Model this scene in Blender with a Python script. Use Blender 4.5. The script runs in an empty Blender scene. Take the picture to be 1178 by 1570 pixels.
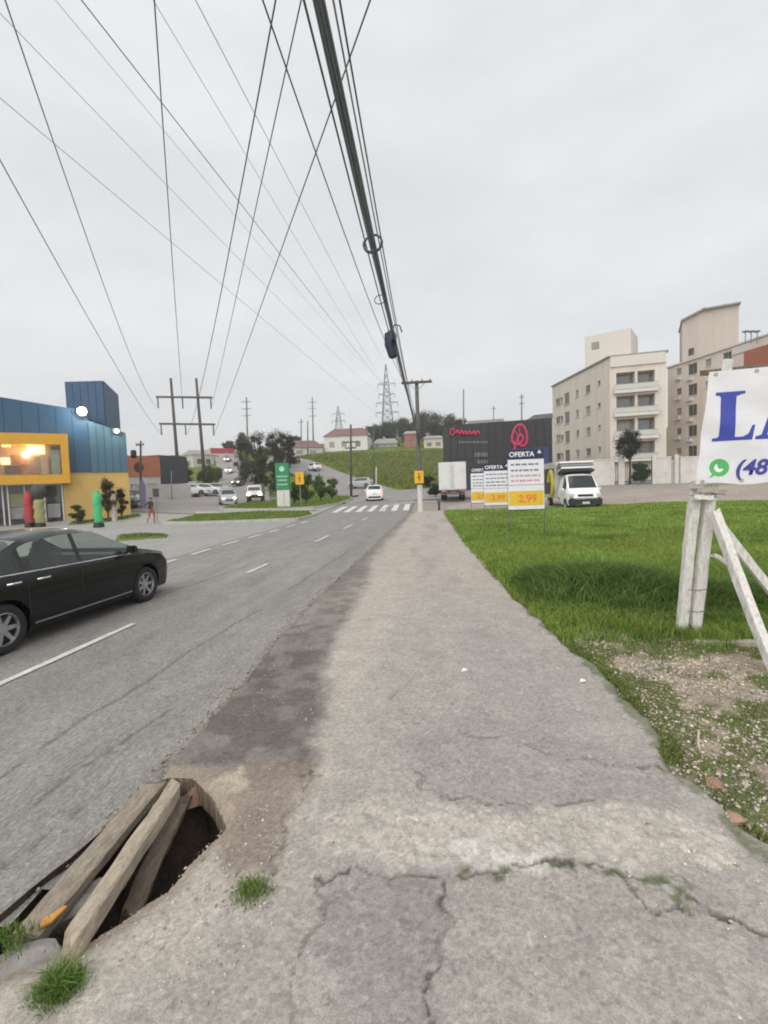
import bpy, bmesh, math, random
import numpy as np
from mathutils import Vector, Matrix
random.seed(7)
rng = np.random.default_rng(11)
R = math.radians
S = bpy.context.scene
COL = S.collection

# ------------------------------------------------------------------ camera
CAM_Z = 1.95
YAW, PITCH, ROLL = 5.6, 3.3, 2.0
FPX = 720.0                       # focal length in photo pixels (photo 1178 x 1570)
def cam_axes():
    a, p, r = R(YAW), R(PITCH), R(ROLL)
    fw = Vector((-math.sin(a)*math.cos(p), math.cos(a)*math.cos(p), -math.sin(p)))
    rt = Vector((math.cos(a), math.sin(a), 0)); up = rt.cross(fw)
    return fw, rt*math.cos(r)-up*math.sin(r), up*math.cos(r)+rt*math.sin(r)
FW, RT, UP = cam_axes()
cam = bpy.data.cameras.new('camera'); camo = bpy.data.objects.new('camera', cam); COL.objects.link(camo)
cam.sensor_fit = 'VERTICAL'; cam.sensor_height = 36.0; cam.lens = FPX/1570*36.0
cam.clip_start = 0.05; cam.clip_end = 6000
M3 = Matrix((RT, UP, -FW)).transposed()
camo.matrix_world = Matrix.Translation((0, 0, CAM_Z)) @ M3.to_4x4()
S.camera = camo

# ------------------------------------------------------------------ world, sun, exposure
SUN_EL, SUN_AZ = 42.0, 195.0
w = bpy.data.worlds.new('World'); S.world = w; w.use_nodes = True
nt = w.node_tree; nt.nodes.clear()
out = nt.nodes.new('ShaderNodeOutputWorld'); bg = nt.nodes.new('ShaderNodeBackground')
sky = nt.nodes.new('ShaderNodeTexSky'); sky.sky_type = 'NISHITA'; sky.sun_disc = False
sky.sun_elevation = R(SUN_EL); sky.sun_rotation = R(SUN_AZ); sky.dust_density = 4.0; sky.air_density = 1.5
tc = nt.nodes.new('ShaderNodeTexCoord')
mp = nt.nodes.new('ShaderNodeMapping'); mp.inputs['Scale'].default_value = (1.6, 1.6, 4.5)
nz = nt.nodes.new('ShaderNodeTexNoise'); nz.inputs['Scale'].default_value = 1.6; nz.inputs['Detail'].default_value = 6
nz.inputs['Roughness'].default_value = 0.55
cr = nt.nodes.new('ShaderNodeValToRGB')          # even cloud deck, faintly mottled
cr.color_ramp.elements[0].position = 0.3; cr.color_ramp.elements[0].color = (0.50, 0.515, 0.53, 1)
cr.color_ramp.elements[1].position = 0.72; cr.color_ramp.elements[1].color = (0.60, 0.604, 0.61, 1)
sc = nt.nodes.new('ShaderNodeVectorMath'); sc.operation = 'SCALE'; sc.inputs['Scale'].default_value = 10.0
mx = nt.nodes.new('ShaderNodeMix'); mx.data_type = 'RGBA'; mx.inputs['Factor'].default_value = 0.95
L = nt.links.new
L(tc.outputs['Generated'], mp.inputs['Vector']); L(mp.outputs['Vector'], nz.inputs['Vector'])
L(nz.outputs['Fac'], cr.inputs['Fac']); L(cr.outputs['Color'], sc.inputs[0])
L(sky.outputs['Color'], mx.inputs['A']); L(sc.outputs['Vector'], mx.inputs['B'])
L(mx.outputs['Result'], bg.inputs['Color']); bg.inputs['Strength'].default_value = 0.10
L(bg.outputs['Background'], out.inputs['Surface'])

sun = bpy.data.lights.new('sun', 'SUN'); sun.energy = 1.5; sun.angle = R(85); sun.color = (1.0, 0.965, 0.92)
suno = bpy.data.objects.new('sun', sun); COL.objects.link(suno)
suno.rotation_euler = (R(90-SUN_EL), 0, R(180-SUN_AZ+0)); suno.location = (0, 0, 60)
S.view_settings.view_transform = 'Standard'; S.view_settings.look = 'None'
S.view_settings.exposure = 0.6; S.view_settings.gamma = 1.0; S.view_settings.use_curve_mapping = False
S.render.engine = 'CYCLES'
S.cycles.use_denoising = True
S.cycles.max_bounces = 6; S.cycles.transparent_max_bounces = 12
S.cycles.pixel_filter_type = 'BLACKMAN_HARRIS'; S.cycles.filter_width = 1.9

# ------------------------------------------------------------------ helpers: pixel of the photo -> point of the place
def ray(px, py): return FW + RT*((px-589)/FPX) + UP*((785-py)/FPX)
def gp(px, py, z=0.0):
    d = ray(px, py); t = (z-CAM_Z)/d.z
    return Vector((d.x*t, d.y*t, z))
def at(px, py, Y):
    d = ray(px, py); t = Y/d.y
    return Vector((d.x*t, Y, CAM_Z+d.z*t))
SW = 0.12                          # height of the footway above the road

# ---------------------------------------------------------------- noise in numpy
def _hash(ix, iy, s):
    h = (ix.astype(np.int64)*374761393 + iy.astype(np.int64)*668265263 + s*974634721) & 0x7fffffff
    h = ((h ^ (h >> 13))*1274126177) & 0x7fffffff
    return ((h ^ (h >> 16)) & 0xffff)/65535.0
def vnoise(x, y, s=0):
    x = np.asarray(x, float); y = np.asarray(y, float)
    ix = np.floor(x); iy = np.floor(y); fx = x-ix; fy = y-iy
    fx = fx*fx*(3-2*fx); fy = fy*fy*(3-2*fy)
    a = _hash(ix, iy, s); b = _hash(ix+1, iy, s); c = _hash(ix, iy+1, s); d = _hash(ix+1, iy+1, s)
    return (a*(1-fx)+b*fx)*(1-fy)+(c*(1-fx)+d*fx)*fy
def fbm(x, y, s=0, o=4):
    v = 0; a = 0.5; t = 0
    for k in range(o):
        v = v+a*vnoise(np.asarray(x)*2**k+k*17.3, np.asarray(y)*2**k-k*9.1, s+k); t += a; a *= 0.5
    return v/t
def sstep(a, b, x):
    t = np.clip((np.asarray(x, float)-a)/(b-a), 0, 1); return t*t*(3-2*t)
def poly_sd(X, Y, P):
    """signed distance to polygon P, negative inside"""
    P = np.asarray(P, float); d = np.full(X.shape, 1e9); ins = np.zeros(X.shape, bool)
    for i in range(len(P)):
        a = P[i]; b = P[(i+1) % len(P)]; e = b-a
        wx = X-a[0]; wy = Y-a[1]
        t = np.clip((wx*e[0]+wy*e[1])/max(e@e, 1e-12), 0, 1)
        d = np.minimum(d, np.hypot(wx-e[0]*t, wy-e[1]*t))
        c = ((a[1] <= Y) & (b[1] > Y)) | ((b[1] <= Y) & (a[1] > Y))
        xc = a[0]+(Y-a[1])/np.where(abs(e[1]) < 1e-9, 1e-9, e[1])*e[0]
        ins ^= c & (X < xc)
    return np.where(ins, -d, d)
def line_d(X, Y, P):
    P = np.asarray(P, float); d = np.full(X.shape, 1e9)
    for i in range(len(P)-1):
        a = P[i]; e = P[i+1]-a; wx = X-a[0]; wy = Y-a[1]
        t = np.clip((wx*e[0]+wy*e[1])/max(e@e, 1e-12), 0, 1)
        d = np.minimum(d, np.hypot(wx-e[0]*t, wy-e[1]*t))
    return d

# ---------------------------------------------------------------- terrain height
_cp = []
for x in (-60, -40, -25, -12, -4, 0, 6, 14, 25, 45):
    for y in (-20, 5, 20, 28): _cp.append((x, y, 0.0))
for a in [(575,767,46.7),(690,768,40),(1000,741,50),(870,748,50),(1178,740,48),(197,776,40),(60,788,34),(310,757,60),(230,768,48),
          (350,775,45),(392,770,60),(375,748,80),(352,724,112),(345,697,160),(448,709,110),(553,746,72),(600,744,75),(680,742,72),
          (600,692,132),(660,690,132),(500,692,140),(250,748,90),(120,750,90),(850,712,120),(1100,705,110),(430,770,60),(500,765,60)]:
    p = at(*a); _cp.append((p.x, p.y, p.z))
for x, y, z in [(-250,300,26),(0,300,30),(250,300,26),(-120,200,17),(60,200,22),(160,180,16),(-300,120,4),(300,120,9),(-500,700,30),(0,700,34),(500,700,30),(-120,40,0.6),(120,40,1.0)]:
    _cp.append((x, y, z))
_cp = np.array(_cp)
def _tps(r2): return np.where(r2 > 1e-9, 0.5*r2*np.log(np.maximum(r2, 1e-9)), 0)
def _solve():
    n = len(_cp); X = _cp[:, :2]/50
    r2 = ((X[:, None]-X[None])**2).sum(-1)
    A = np.zeros((n+3, n+3)); A[:n, :n] = _tps(r2)+np.eye(n)*0.004
    A[:n, n] = 1; A[:n, n+1:] = X; A[n, :n] = 1; A[n+1:, :n] = X.T
    return np.linalg.solve(A, np.r_[_cp[:, 2], 0, 0, 0]), X
_W, _X = _solve()
def Hn(x, y):
    x = np.asarray(x, float); y = np.asarray(y, float)
    q = np.stack([x.ravel(), y.ravel()], 1)/50
    r2 = ((q[:, None]-_X[None])**2).sum(-1)
    z = _tps(r2)@_W[:len(_X)]+_W[-3]+q@_W[-2:]
    z = z.reshape(x.shape)
    return np.where(y > 26, z*sstep(26, 36, y), 0)
def H(x, y): return float(Hn(np.array([x]), np.array([y]))[0])

# ---------------------------------------------------------------- materials
MATS = {}
def mat(name, col, rough=0.7, var=0.12, scale=6.0, bump=0.0, bscale=60.0, metal=0.0, emit=None, estr=0.0, attr=None, trans=0.0, spec=None, stretch=None, alpha=None, coat=0.0, dirt=None):
    if name in MATS: return MATS[name]
    m = bpy.data.materials.new(name); m.use_nodes = True; MATS[name] = m
    t = m.node_tree; n = t.nodes; b = n['Principled BSDF']; L = t.links.new
    b.inputs['Roughness'].default_value = rough; b.inputs['Metallic'].default_value = metal
    if spec is not None: b.inputs['Specular IOR Level'].default_value = spec
    if coat: b.inputs['Coat Weight'].default_value = coat; b.inputs['Coat Roughness'].default_value = 0.05
    if trans: b.inputs['Transmission Weight'].default_value = trans
    if alpha is not None: b.inputs['Alpha'].default_value = alpha
    tc = n.new('ShaderNodeTexCoord'); vec = tc.outputs['Object']
    if stretch:
        mp = n.new('ShaderNodeMapping'); mp.inputs['Scale'].default_value = stretch; L(vec, mp.inputs['Vector']); vec = mp.outputs['Vector']
    nz = n.new('ShaderNodeTexNoise'); nz.inputs['Scale'].default_value = scale; nz.inputs['Detail'].default_value = 7; nz.inputs['Roughness'].default_value = 0.62
    L(vec, nz.inputs['Vector'])
    mr = n.new('ShaderNodeMapRange'); mr.inputs['From Min'].default_value = 0.3; mr.inputs['From Max'].default_value = 0.7
    mr.inputs['To Min'].default_value = 1-var; mr.inputs['To Max'].default_value = 1+var; L(nz.outputs['Fac'], mr.inputs['Value'])
    ml = n.new('ShaderNodeVectorMath'); ml.operation = 'MULTIPLY'; L(mr.outputs['Result'], ml.inputs[1])
    if attr:
        at_ = n.new('ShaderNodeAttribute'); at_.attribute_name = attr; L(at_.outputs['Color'], ml.inputs[0])
    else: ml.inputs[0].default_value = col
    res = ml.outputs['Vector']
    if dirt:                        # streaky grime: (colour, amount, scale)
        dn = n.new('ShaderNodeTexNoise'); dn.inputs['Scale'].default_value = dirt[2]; dn.inputs['Detail'].default_value = 8; dn.inputs['Roughness'].default_value = .7
        L(vec, dn.inputs['Vector'])
        dr = n.new('ShaderNodeMapRange'); dr.inputs['From Min'].default_value = .48; dr.inputs['From Max'].default_value = .72; dr.inputs['To Max'].default_value = dirt[1]
        L(dn.outputs['Fac'], dr.inputs['Value'])
        dm = n.new('ShaderNodeMix'); dm.data_type = 'RGBA'; L(dr.outputs['Result'], dm.inputs['Factor']); L(res, dm.inputs['A']); dm.inputs['B'].default_value = (*dirt[0], 1)
        res = dm.outputs['Result']
    L(res, b.inputs['Base Color'])
    if bump:
        bn = n.new('ShaderNodeTexNoise'); bn.inputs['Scale'].default_value = bscale; bn.inputs['Detail'].default_value = 5; L(tc.outputs['Object'], bn.inputs['Vector'])
        bp = n.new('ShaderNodeBump'); bp.inputs['Strength'].default_value = bump; bp.inputs['Distance'].default_value = 0.02
        L(bn.outputs['Fac'], bp.inputs['Height']); L(bp.outputs['Normal'], b.inputs['Normal'])
    if emit:
        b.inputs['Emission Color'].default_value = (*emit, 1); b.inputs['Emission Strength'].default_value = estr
    return m

def pavement_mat(name, attr, col, grain=0.22, gscale=160.0, bump=0.5, rough=0.9, blot=0.13, bscale=3.0, stretch=(1, 1, 1), spec=0.25, mid=0.0):
    """aggregate surface: speckled stone grain, soft blotches, fine relief"""
    m = bpy.data.materials.new(name); m.use_nodes = True; MATS[name] = m
    t = m.node_tree; n = t.nodes; b = n['Principled BSDF']; L = t.links.new
    b.inputs['Roughness'].default_value = rough; b.inputs['Specular IOR Level'].default_value = spec
    tc = n.new('ShaderNodeTexCoord'); vec = tc.outputs['Object']
    mp = n.new('ShaderNodeMapping'); mp.inputs['Scale'].default_value = stretch; L(vec, mp.inputs['Vector'])
    g = n.new('ShaderNodeTexNoise'); g.inputs['Scale'].default_value = gscale; g.inputs['Detail'].default_value = 3; g.inputs['Roughness'].default_value = 0.7; L(vec, g.inputs['Vector'])
    vo = n.new('ShaderNodeTexVoronoi'); vo.inputs['Scale'].default_value = gscale*0.5; L(vec, vo.inputs['Vector'])
    sep = n.new('ShaderNodeSeparateColor'); L(vo.outputs['Color'], sep.inputs['Color'])
    bl = n.new('ShaderNodeTexNoise'); bl.inputs['Scale'].default_value = bscale; bl.inputs['Detail'].default_value = 8; bl.inputs['Roughness'].default_value = 0.65; L(mp.outputs['Vector'], bl.inputs['Vector'])
    def mr(src, lo, hi, a, c):
        k = n.new('ShaderNodeMapRange'); k.inputs['From Min'].default_value = lo; k.inputs['From Max'].default_value = hi
        k.inputs['To Min'].default_value = a; k.inputs['To Max'].default_value = c; L(src, k.inputs['Value']); return k.outputs['Result']
    def mul(p, q):
        k = n.new('ShaderNodeMath'); k.operation = 'MULTIPLY'; L(p, k.inputs[0]); L(q, k.inputs[1]); return k.outputs['Value']
    f = mul(mul(mr(g.outputs['Fac'], .25, .75, 1-grain, 1+grain), mr(sep.outputs['Red'], 0, 1, 1-grain*.6, 1+grain*.6)), mr(bl.outputs['Fac'], .3, .7, 1-blot, 1+blot))
    if mid:                        # coarse chips and scuffs between grain and blotches
        md = n.new('ShaderNodeTexNoise'); md.inputs['Scale'].default_value = 26.0; md.inputs['Detail'].default_value = 6; md.inputs['Roughness'].default_value = 0.75; L(mp.outputs['Vector'], md.inputs['Vector'])
        f = mul(f, mr(md.outputs['Fac'], .32, .68, 1-mid, 1+mid))
    ml = n.new('ShaderNodeVectorMath'); ml.operation = 'MULTIPLY'; L(f, ml.inputs[1])
    if attr:
        a = n.new('ShaderNodeAttribute'); a.attribute_name = attr; L(a.outputs['Color'], ml.inputs[0])
    else: ml.inputs[0].default_value = col
    L(ml.outputs['Vector'], b.inputs['Base Color'])
    bp = n.new('ShaderNodeBump'); bp.inputs['Strength'].default_value = bump; bp.inputs['Distance'].default_value = 0.008
    L(g.outputs['Fac'], bp.inputs['Height']); L(bp.outputs['Normal'], b.inputs['Normal'])
    return m

def glass_mat(name, col=(0.02, 0.025, 0.028), rough=0.06):
    return mat(name, col, rough, var=0.05, spec=0.7)

def clear_glass(name, tint):
    m = bpy.data.materials.new(name); m.use_nodes = True; MATS[name] = m
    t = m.node_tree; n = t.nodes; L = t.links.new; n.remove(n['Principled BSDF'])
    tr = n.new('ShaderNodeBsdfTransparent'); tr.inputs['Color'].default_value = (*tint, 1); gl = n.new('ShaderNodeBsdfGlossy'); gl.inputs['Roughness'].default_value = .03
    lw = n.new('ShaderNodeLayerWeight'); lw.inputs['Blend'].default_value = .5; pw_ = n.new('ShaderNodeMath'); pw_.operation = 'POWER'; pw_.inputs[1].default_value = 3.0; L(lw.outputs['Facing'], pw_.inputs[0]); fr_ = n.new('ShaderNodeMapRange'); fr_.inputs['To Min'].default_value = .07; fr_.inputs['To Max'].default_value = .75; L(pw_.outputs['Value'], fr_.inputs['Value']); mx = n.new('ShaderNodeMixShader'); L(fr_.outputs['Result'], mx.inputs['Fac']); L(tr.outputs['BSDF'], mx.inputs[1]); L(gl.outputs['BSDF'], mx.inputs[2]); L(mx.outputs['Shader'], n['Material Output'].inputs['Surface'])
    return m

def leaf_mat(name):
    m = bpy.data.materials.new(name); m.use_nodes = True; MATS[name] = m
    t = m.node_tree; n = t.nodes; b = n['Principled BSDF']; L = t.links.new
    a = n.new('ShaderNodeAttribute'); a.attribute_name = 'Col'; L(a.outputs['Color'], b.inputs['Base Color'])
    b.inputs['Roughness'].default_value = 0.6; b.inputs['Specular IOR Level'].default_value = 0.25
    tr = n.new('ShaderNodeBsdfTranslucent'); L(a.outputs['Color'], tr.inputs['Color'])
    mx = n.new('ShaderNodeMixShader'); mx.inputs['Fac'].default_value = 0.3
    L(b.outputs['BSDF'], mx.inputs[1]); L(tr.outputs['BSDF'], mx.inputs[2]); L(mx.outputs['Shader'], n['Material Output'].inputs['Surface'])
    return m
LEAF = leaf_mat('leaf')

# ---------------------------------------------------------------- mesh building
def link(o, parent=None):
    COL.objects.link(o)
    if parent is not None: o.parent = parent
    return o
def tag(o, label=None, cat=None, group=None, kind=None):
    if label: o['label'] = label
    if cat: o['category'] = cat
    if group: o['group'] = group
    if kind: o['kind'] = kind
    return o
def thing(name, label, cat, loc=(0, 0, 0), rz=0.0, group=None):
    o = bpy.data.objects.new(name, None); COL.objects.link(o); o.empty_display_size = 0.3
    o.location = loc; o.rotation_euler = (0, 0, rz)
    return tag(o, label, cat, group)
def mesh_obj(name, V, F, m, parent=None, smooth=False, colors=None):
    me = bpy.data.meshes.new(name); me.from_pydata([tuple(v) for v in V], [], [tuple(f) for f in F]); me.update()
    if m is not None: me.materials.append(m)
    if smooth: me.polygons.foreach_set('use_smooth', np.ones(len(me.polygons), bool))
    if colors is not None: set_col(me, colors)
    return link(bpy.data.objects.new(name, me), parent)
def set_col(me, colors):
    a = me.color_attributes.new('Col', 'FLOAT_COLOR', 'POINT')
    c = np.ones((len(me.vertices), 4), np.float32); c[:, :3] = colors
    a.data.foreach_set('color', c.ravel())
def fast_mesh(name, V, F, m, parent=None, colors=None, smooth=False):
    """numpy arrays: V (n,3), F (k,3|4)"""
    V = np.ascontiguousarray(V, np.float32); F = np.ascontiguousarray(F, np.int32); k = F.shape[1]
    me = bpy.data.meshes.new(name)
    me.vertices.add(len(V)); me.vertices.foreach_set('co', V.ravel())
    me.loops.add(F.size); me.loops.foreach_set('vertex_index', F.ravel())
    me.polygons.add(len(F)); me.polygons.foreach_set('loop_start', np.arange(0, F.size, k, dtype=np.int32))
    me.polygons.foreach_set('loop_total', np.full(len(F), k, np.int32))
    if smooth: me.polygons.foreach_set('use_smooth', np.ones(len(F), bool))
    me.update(calc_edges=True); me.validate()
    if m is not None: me.materials.append(m)
    if colors is not None: set_col(me, colors)
    return link(bpy.data.objects.new(name, me), parent)
def grid_faces(nu, nv, keep=None):
    i, j = np.meshgrid(np.arange(nu-1), np.arange(nv-1), indexing='ij')
    F = np.stack([i*nv+j, (i+1)*nv+j, (i+1)*nv+j+1, i*nv+j+1], -1).reshape(-1, 4)
    return F if keep is None else F[keep.reshape(-1)]

class MB:
    def __init__(s): s.V = []; s.F = []
    def add(s, V, F):
        o = len(s.V); s.V += [Vector(v) for v in V]; s.F += [tuple(i+o for i in f) for f in F]; return s
    def box(s, c, d, rz=0.0, rx=0.0, ry=0.0, taper=1.0):
        x, y, z = d[0]/2, d[1]/2, d[2]/2
        P = [(-x,-y,-z),(x,-y,-z),(x,y,-z),(-x,y,-z),(-x*taper,-y*taper,z),(x*taper,-y*taper,z),(x*taper,y*taper,z),(-x*taper,y*taper,z)]
        M = Matrix.Rotation(rz, 3, 'Z')@Matrix.Rotation(ry, 3, 'Y')@Matrix.Rotation(rx, 3, 'X'); c = Vector(c)
        return s.add([M@Vector(p)+c for p in P], [(0,3,2,1),(4,5,6,7),(0,1,5,4),(1,2,6,5),(2,3,7,6),(3,0,4,7)])
    def tube(s, path, rad, n=8, cap=True):
        path = [Vector(p) for p in path]
        if not hasattr(rad, '__len__'): rad = [rad]*len(path)
        o = len(s.V); ref = None
        for k, p in enumerate(path):
            t = (path[min(k+1, len(path)-1)]-path[max(k-1, 0)])
            t = t.normalized() if t.length > 1e-9 else Vector((0, 0, 1))
            if ref is None:
                ref = Vector((0, 0, 1)) if abs(t.z) < 0.9 else Vector((1, 0, 0))
            u = t.cross(ref).normalized(); v = u.cross(t).normalized(); ref = v
            for q in range(n):
                a = 2*math.pi*q/n; s.V.append(p+(u*math.cos(a)+v*math.sin(a))*rad[k])
        for k in range(len(path)-1):
            for q in range(n):
                s.F.append((o+k*n+q, o+k*n+(q+1) % n, o+(k+1)*n+(q+1) % n, o+(k+1)*n+q))
        if cap:
            s.F.append(tuple(o+q for q in range(n))[::-1]); s.F.append(tuple(o+(len(path)-1)*n+q for q in range(n)))
        return s
    def prism(s, P, d):
        """polygon of 3-D points P swept by vector d"""
        P = [Vector(p) for p in P]; d = Vector(d); n = len(P)
        return s.add(P+[p+d for p in P], [tuple(range(n))[::-1], tuple(range(n, 2*n))]+[(i, (i+1) % n, n+(i+1) % n, n+i) for i in range(n)])
    def quad(s, a, b, c, d): return s.add([a, b, c, d], [(0, 1, 2, 3)])
    def lathe(s, prof, c=(0, 0, 0), axis='Y', n=24):
        c = Vector(c); o = len(s.V)
        for r, h in prof:
            for q in range(n):
                a = 2*math.pi*q/n
                s.V.append(c+(Vector((r*math.cos(a), h, r*math.sin(a))) if axis == 'Y' else Vector((r*math.cos(a), r*math.sin(a), h))))
        for k in range(len(prof)-1):
            for q in range(n): s.F.append((o+k*n+q, o+k*n+(q+1) % n, o+(k+1)*n+(q+1) % n, o+(k+1)*n+q))
        return s
    def build(s, name, m, parent=None, smooth=False, bevel=0.0):
        me = bpy.data.meshes.new(name); me.from_pydata([tuple(v) for v in s.V], [], s.F); me.update()
        bm = bmesh.new(); bm.from_mesh(me); bmesh.ops.recalc_face_normals(bm, faces=bm.faces)
        if bevel:
            bmesh.ops.bevel(bm, geom=list(bm.edges), offset=bevel, segments=2, affect='EDGES', clamp_overlap=True)
        bm.to_mesh(me); bm.free()
        if m is not None: me.materials.append(m)
        if smooth:
            me.polygons.foreach_set('use_smooth', np.ones(len(me.polygons), bool))
            if bevel or smooth == 'auto': me.set_sharp_from_angle(angle=R(38))
        return link(bpy.data.objects.new(name, me), parent)

def text_mesh(name, txt, size, m, parent, M, shear=0.0, bold=0.0, extrude=0.003, align='LEFT', xs=1.0):
    cu = bpy.data.curves.new(name, 'FONT'); cu.body = txt; cu.size = size; cu.shear = shear; cu.offset = bold; cu.extrude = extrude; cu.align_x = align
    o = bpy.data.objects.new(name+'_curve', cu); COL.objects.link(o)
    dg = bpy.context.evaluated_depsgraph_get()
    me = bpy.data.meshes.new_from_object(o.evaluated_get(dg)); me.name = name
    bpy.data.objects.remove(o); bpy.data.curves.remove(cu)
    me.materials.clear(); me.materials.append(m)
    r = link(bpy.data.objects.new(name, me), parent); r.matrix_local = M@Matrix.Diagonal((xs, 1, 1, 1))
    return r
def frame_mat(o, u, n=None):
    """local frame with x along u (horizontal), y up, z towards the viewer side"""
    u = Vector(u).normalized(); v = Vector((0, 0, 1)); v = (v-u*v.dot(u)).normalized(); nn = u.cross(v)
    M = Matrix((u, v, nn)).transposed().to_4x4(); M.translation = Vector(o); return M

def copy_tree(o, parent=None):
    c = o.copy(); COL.objects.link(c); c.parent = parent
    for ch in list(o.children): copy_tree(ch, c)
    return c
# ================================================================== THE GROUND
PAVE = pavement_mat('concrete_footway', 'Col', None, grain=0.24, gscale=130, bump=0.7, blot=0.14, bscale=4.5, mid=.13)
ROADM = pavement_mat('worn_asphalt', 'Col', None, grain=0.28, gscale=110, bump=0.7, blot=0.12, bscale=2.2, stretch=(1.5, 0.45, 1), mid=.30)
SOIL = pavement_mat('soil', 'Col', None, grain=0.28, gscale=90, bump=0.8, blot=0.2, bscale=5, spec=0.05)
PAINT = pavement_mat('worn_road_paint', None, (0.62, 0.61, 0.58), grain=0.16, gscale=90, bump=0.3, blot=0.22, bscale=5)
def lerp3(a, b, t): return a*(1-t[..., None])+np.asarray(b)*t[..., None]
def resample(P, n):
    P = np.asarray([(p[0], p[1]) for p in P], float); s = np.r_[0, np.cumsum(np.hypot(*np.diff(P, axis=0).T))]
    t = np.linspace(0, s[-1], n); return np.stack([np.interp(t, s, P[:, 0]), np.interp(t, s, P[:, 1])], 1)
def strip(name, Lp, Rp, nv, nu, dz, col, m, var=0.0, kind='structure', parent=None, seed=3):
    A = resample(Lp, nv); B = resample(Rp, nv); u = np.linspace(0, 1, nu)
    XY = A[:, None]*(1-u[None, :, None])+B[:, None]*u[None, :, None]; X = XY[..., 0]; Y = XY[..., 1]
    Z = Hn(X, Y)+dz
    C = np.ones(X.shape+(3,))*np.asarray(col)
    if var: C = C*(1+var*(fbm(X*.8, Y*.8, seed)-.5)*2)[..., None]
    o = fast_mesh(name, np.stack([X, Y, Z], -1).reshape(-1, 3), grid_faces(nv, nu), m, parent, C.reshape(-1, 3), smooth=True)
    if kind: o['kind'] = kind
    return o

# ---- the wide base sheet (reaches the horizon)
ys = np.r_[np.linspace(-40, 8, 17), np.linspace(10, 80, 36), 80+np.cumsum(np.linspace(2.2, 30, 50))]
xs = np.r_[-np.cumsum(np.linspace(2, 34, 46))[::-1], 0, np.cumsum(np.linspace(2, 34, 46))]-3
X, Y = np.meshgrid(xs, ys, indexing='ij'); Z = Hn(X, Y)-0.06-0.25*sstep(55, 70, Y)
n1 = fbm(X*.05, Y*.05, 5)
base = np.ones(X.shape+(3,))*np.array((.30, .275, .24))
green = np.array((.125, .165, .036))
hill = sstep(60, 70, Y+6*(n1-.5))
base = lerp3(base, green, hill)
base = lerp3(base, (.13, .135, .045), hill*sstep(.5, .7, fbm(X*.03, Y*.03, 9)))
base *= (0.85+0.3*fbm(X*.4, Y*.4, 2))[..., None]
xm = (X[:-1, :-1]+X[1:, 1:])/2; ym = (Y[:-1, :-1]+Y[1:, 1:])/2
keep = ~((abs(xm+1.5) < 3.2) & (ym > -1) & (ym < 5))
g = fast_mesh('ground', np.stack([X, Y, Z], -1).reshape(-1, 3), grid_faces(len(xs), len(ys), keep), SOIL, None, base.reshape(-1, 3), smooth=True)
g['kind'] = 'structure'

# ---- edges of the footway
_cy = [0, 1, 3.2, 7.06, 12.5, 24.4, 31]; _cx = [-1.72, -1.75, -1.82, -1.95, -1.79, -1.52, -1.40]
_ry = [0, 1.5, 2.2, 2.8, 4.02, 5.83, 9.2, 15, 27.3, 31]; _rx = [1.9, 1.85, 1.62, 1.52, 1.58, 1.46, 1.23, 1.05, .9, .95]
def cx(y): return np.interp(y, _cy, _cx)
def rx(y): return np.interp(y, _ry, _rx)
def pw(L, z=SW): return [tuple(gp(a, b, z))[:2] for a, b in L]

HOLE = pw([(262,1186),(296,1190),(318,1215),(345,1262),(300,1305),(255,1355),(205,1393),(165,1415),(100,1458),(40,1478),(-60,1500),(-70,1440),(0,1385),(60,1335),(120,1290),(180,1238),(235,1195)])

# ---- footway
ny = 560; ys = 0.7*np.exp(np.linspace(0, math.log(31/0.7), ny)); nx = 290
U = np.linspace(0, 1, nx)
Yg = np.repeat(ys[None], nx, 0); Ug = np.repeat(U[:, None], ny, 1)
rag = (fbm(ys*3.1, ys*0+2, 21)-.5)*.14; ragr = (fbm(ys*2.3, ys*0+7, 22)-.5)*.22+(fbm(ys*11, ys*0+7, 23)-.5)*.06
A = cx(ys)+rag*np.clip(ys/5, .4, 1); B = rx(ys)+ragr
Xg = A[None]*(1-Ug)+B[None]*Ug
wx = Xg+(fbm(Xg*5, Yg*5, 31)-.5)*.16; wy = Yg+(fbm(Xg*5+9, Yg*5, 32)-.5)*.16
C = np.ones(Xg.shape+(3,))*np.array((.375, .345, .315))
C = lerp3(C, (.405, .364, .318), sstep(5, 9, Yg))
def zone(px, col, soft=.05, amt=1.0):
    global C
    d = poly_sd(wx, wy, pw(px)); k = (1-sstep(-soft, soft, d+(fbm(Xg*14, Yg*14, 33)-.5)*.09))*amt
    C = lerp3(C, col, k); return k
zone([(500,1010),(560,900),(600,880),(620,930),(570,1020),(545,1110),(520,1180),(470,1250),(430,1330),(420,1400),(340,1420),(330,1480),(100,1570),(-120,1640),(-200,1540),(0,1480),(110,1450),(240,1370),(340,1270),(420,1260),(485,1150)], (.43, .39, .342), .12)
zone([(620,1140),(700,1075),(860,1125),(1030,1165),(1040,1200),(930,1225),(800,1240),(690,1225),(625,1180)], (.33, .302, .287), .04, .8)
zone([(700,960),(800,980),(930,1110),(880,1130),(720,1050)], (.345, .315, .295), .15, .6)
kR = zone([(500,1240),(620,1225),(700,1240),(800,1245),(900,1230),(1050,1240),(1150,1330),(1000,1340),(860,1325),(700,1330),(520,1320),(490,1300)], (.47, .43, .38), .05)
zone([(490,1345),(560,1335),(690,1340),(685,1420),(665,1480),(660,1640),(540,1640),(520,1500),(475,1470),(490,1400)], (.30, .27, .255), .04, .9)
kW = zone([(705,1300),(740,1295),(800,1310),(855,1308),(850,1335),(790,1330),(740,1340),(710,1325)], (.62, .59, .55), .05, .8)
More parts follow.
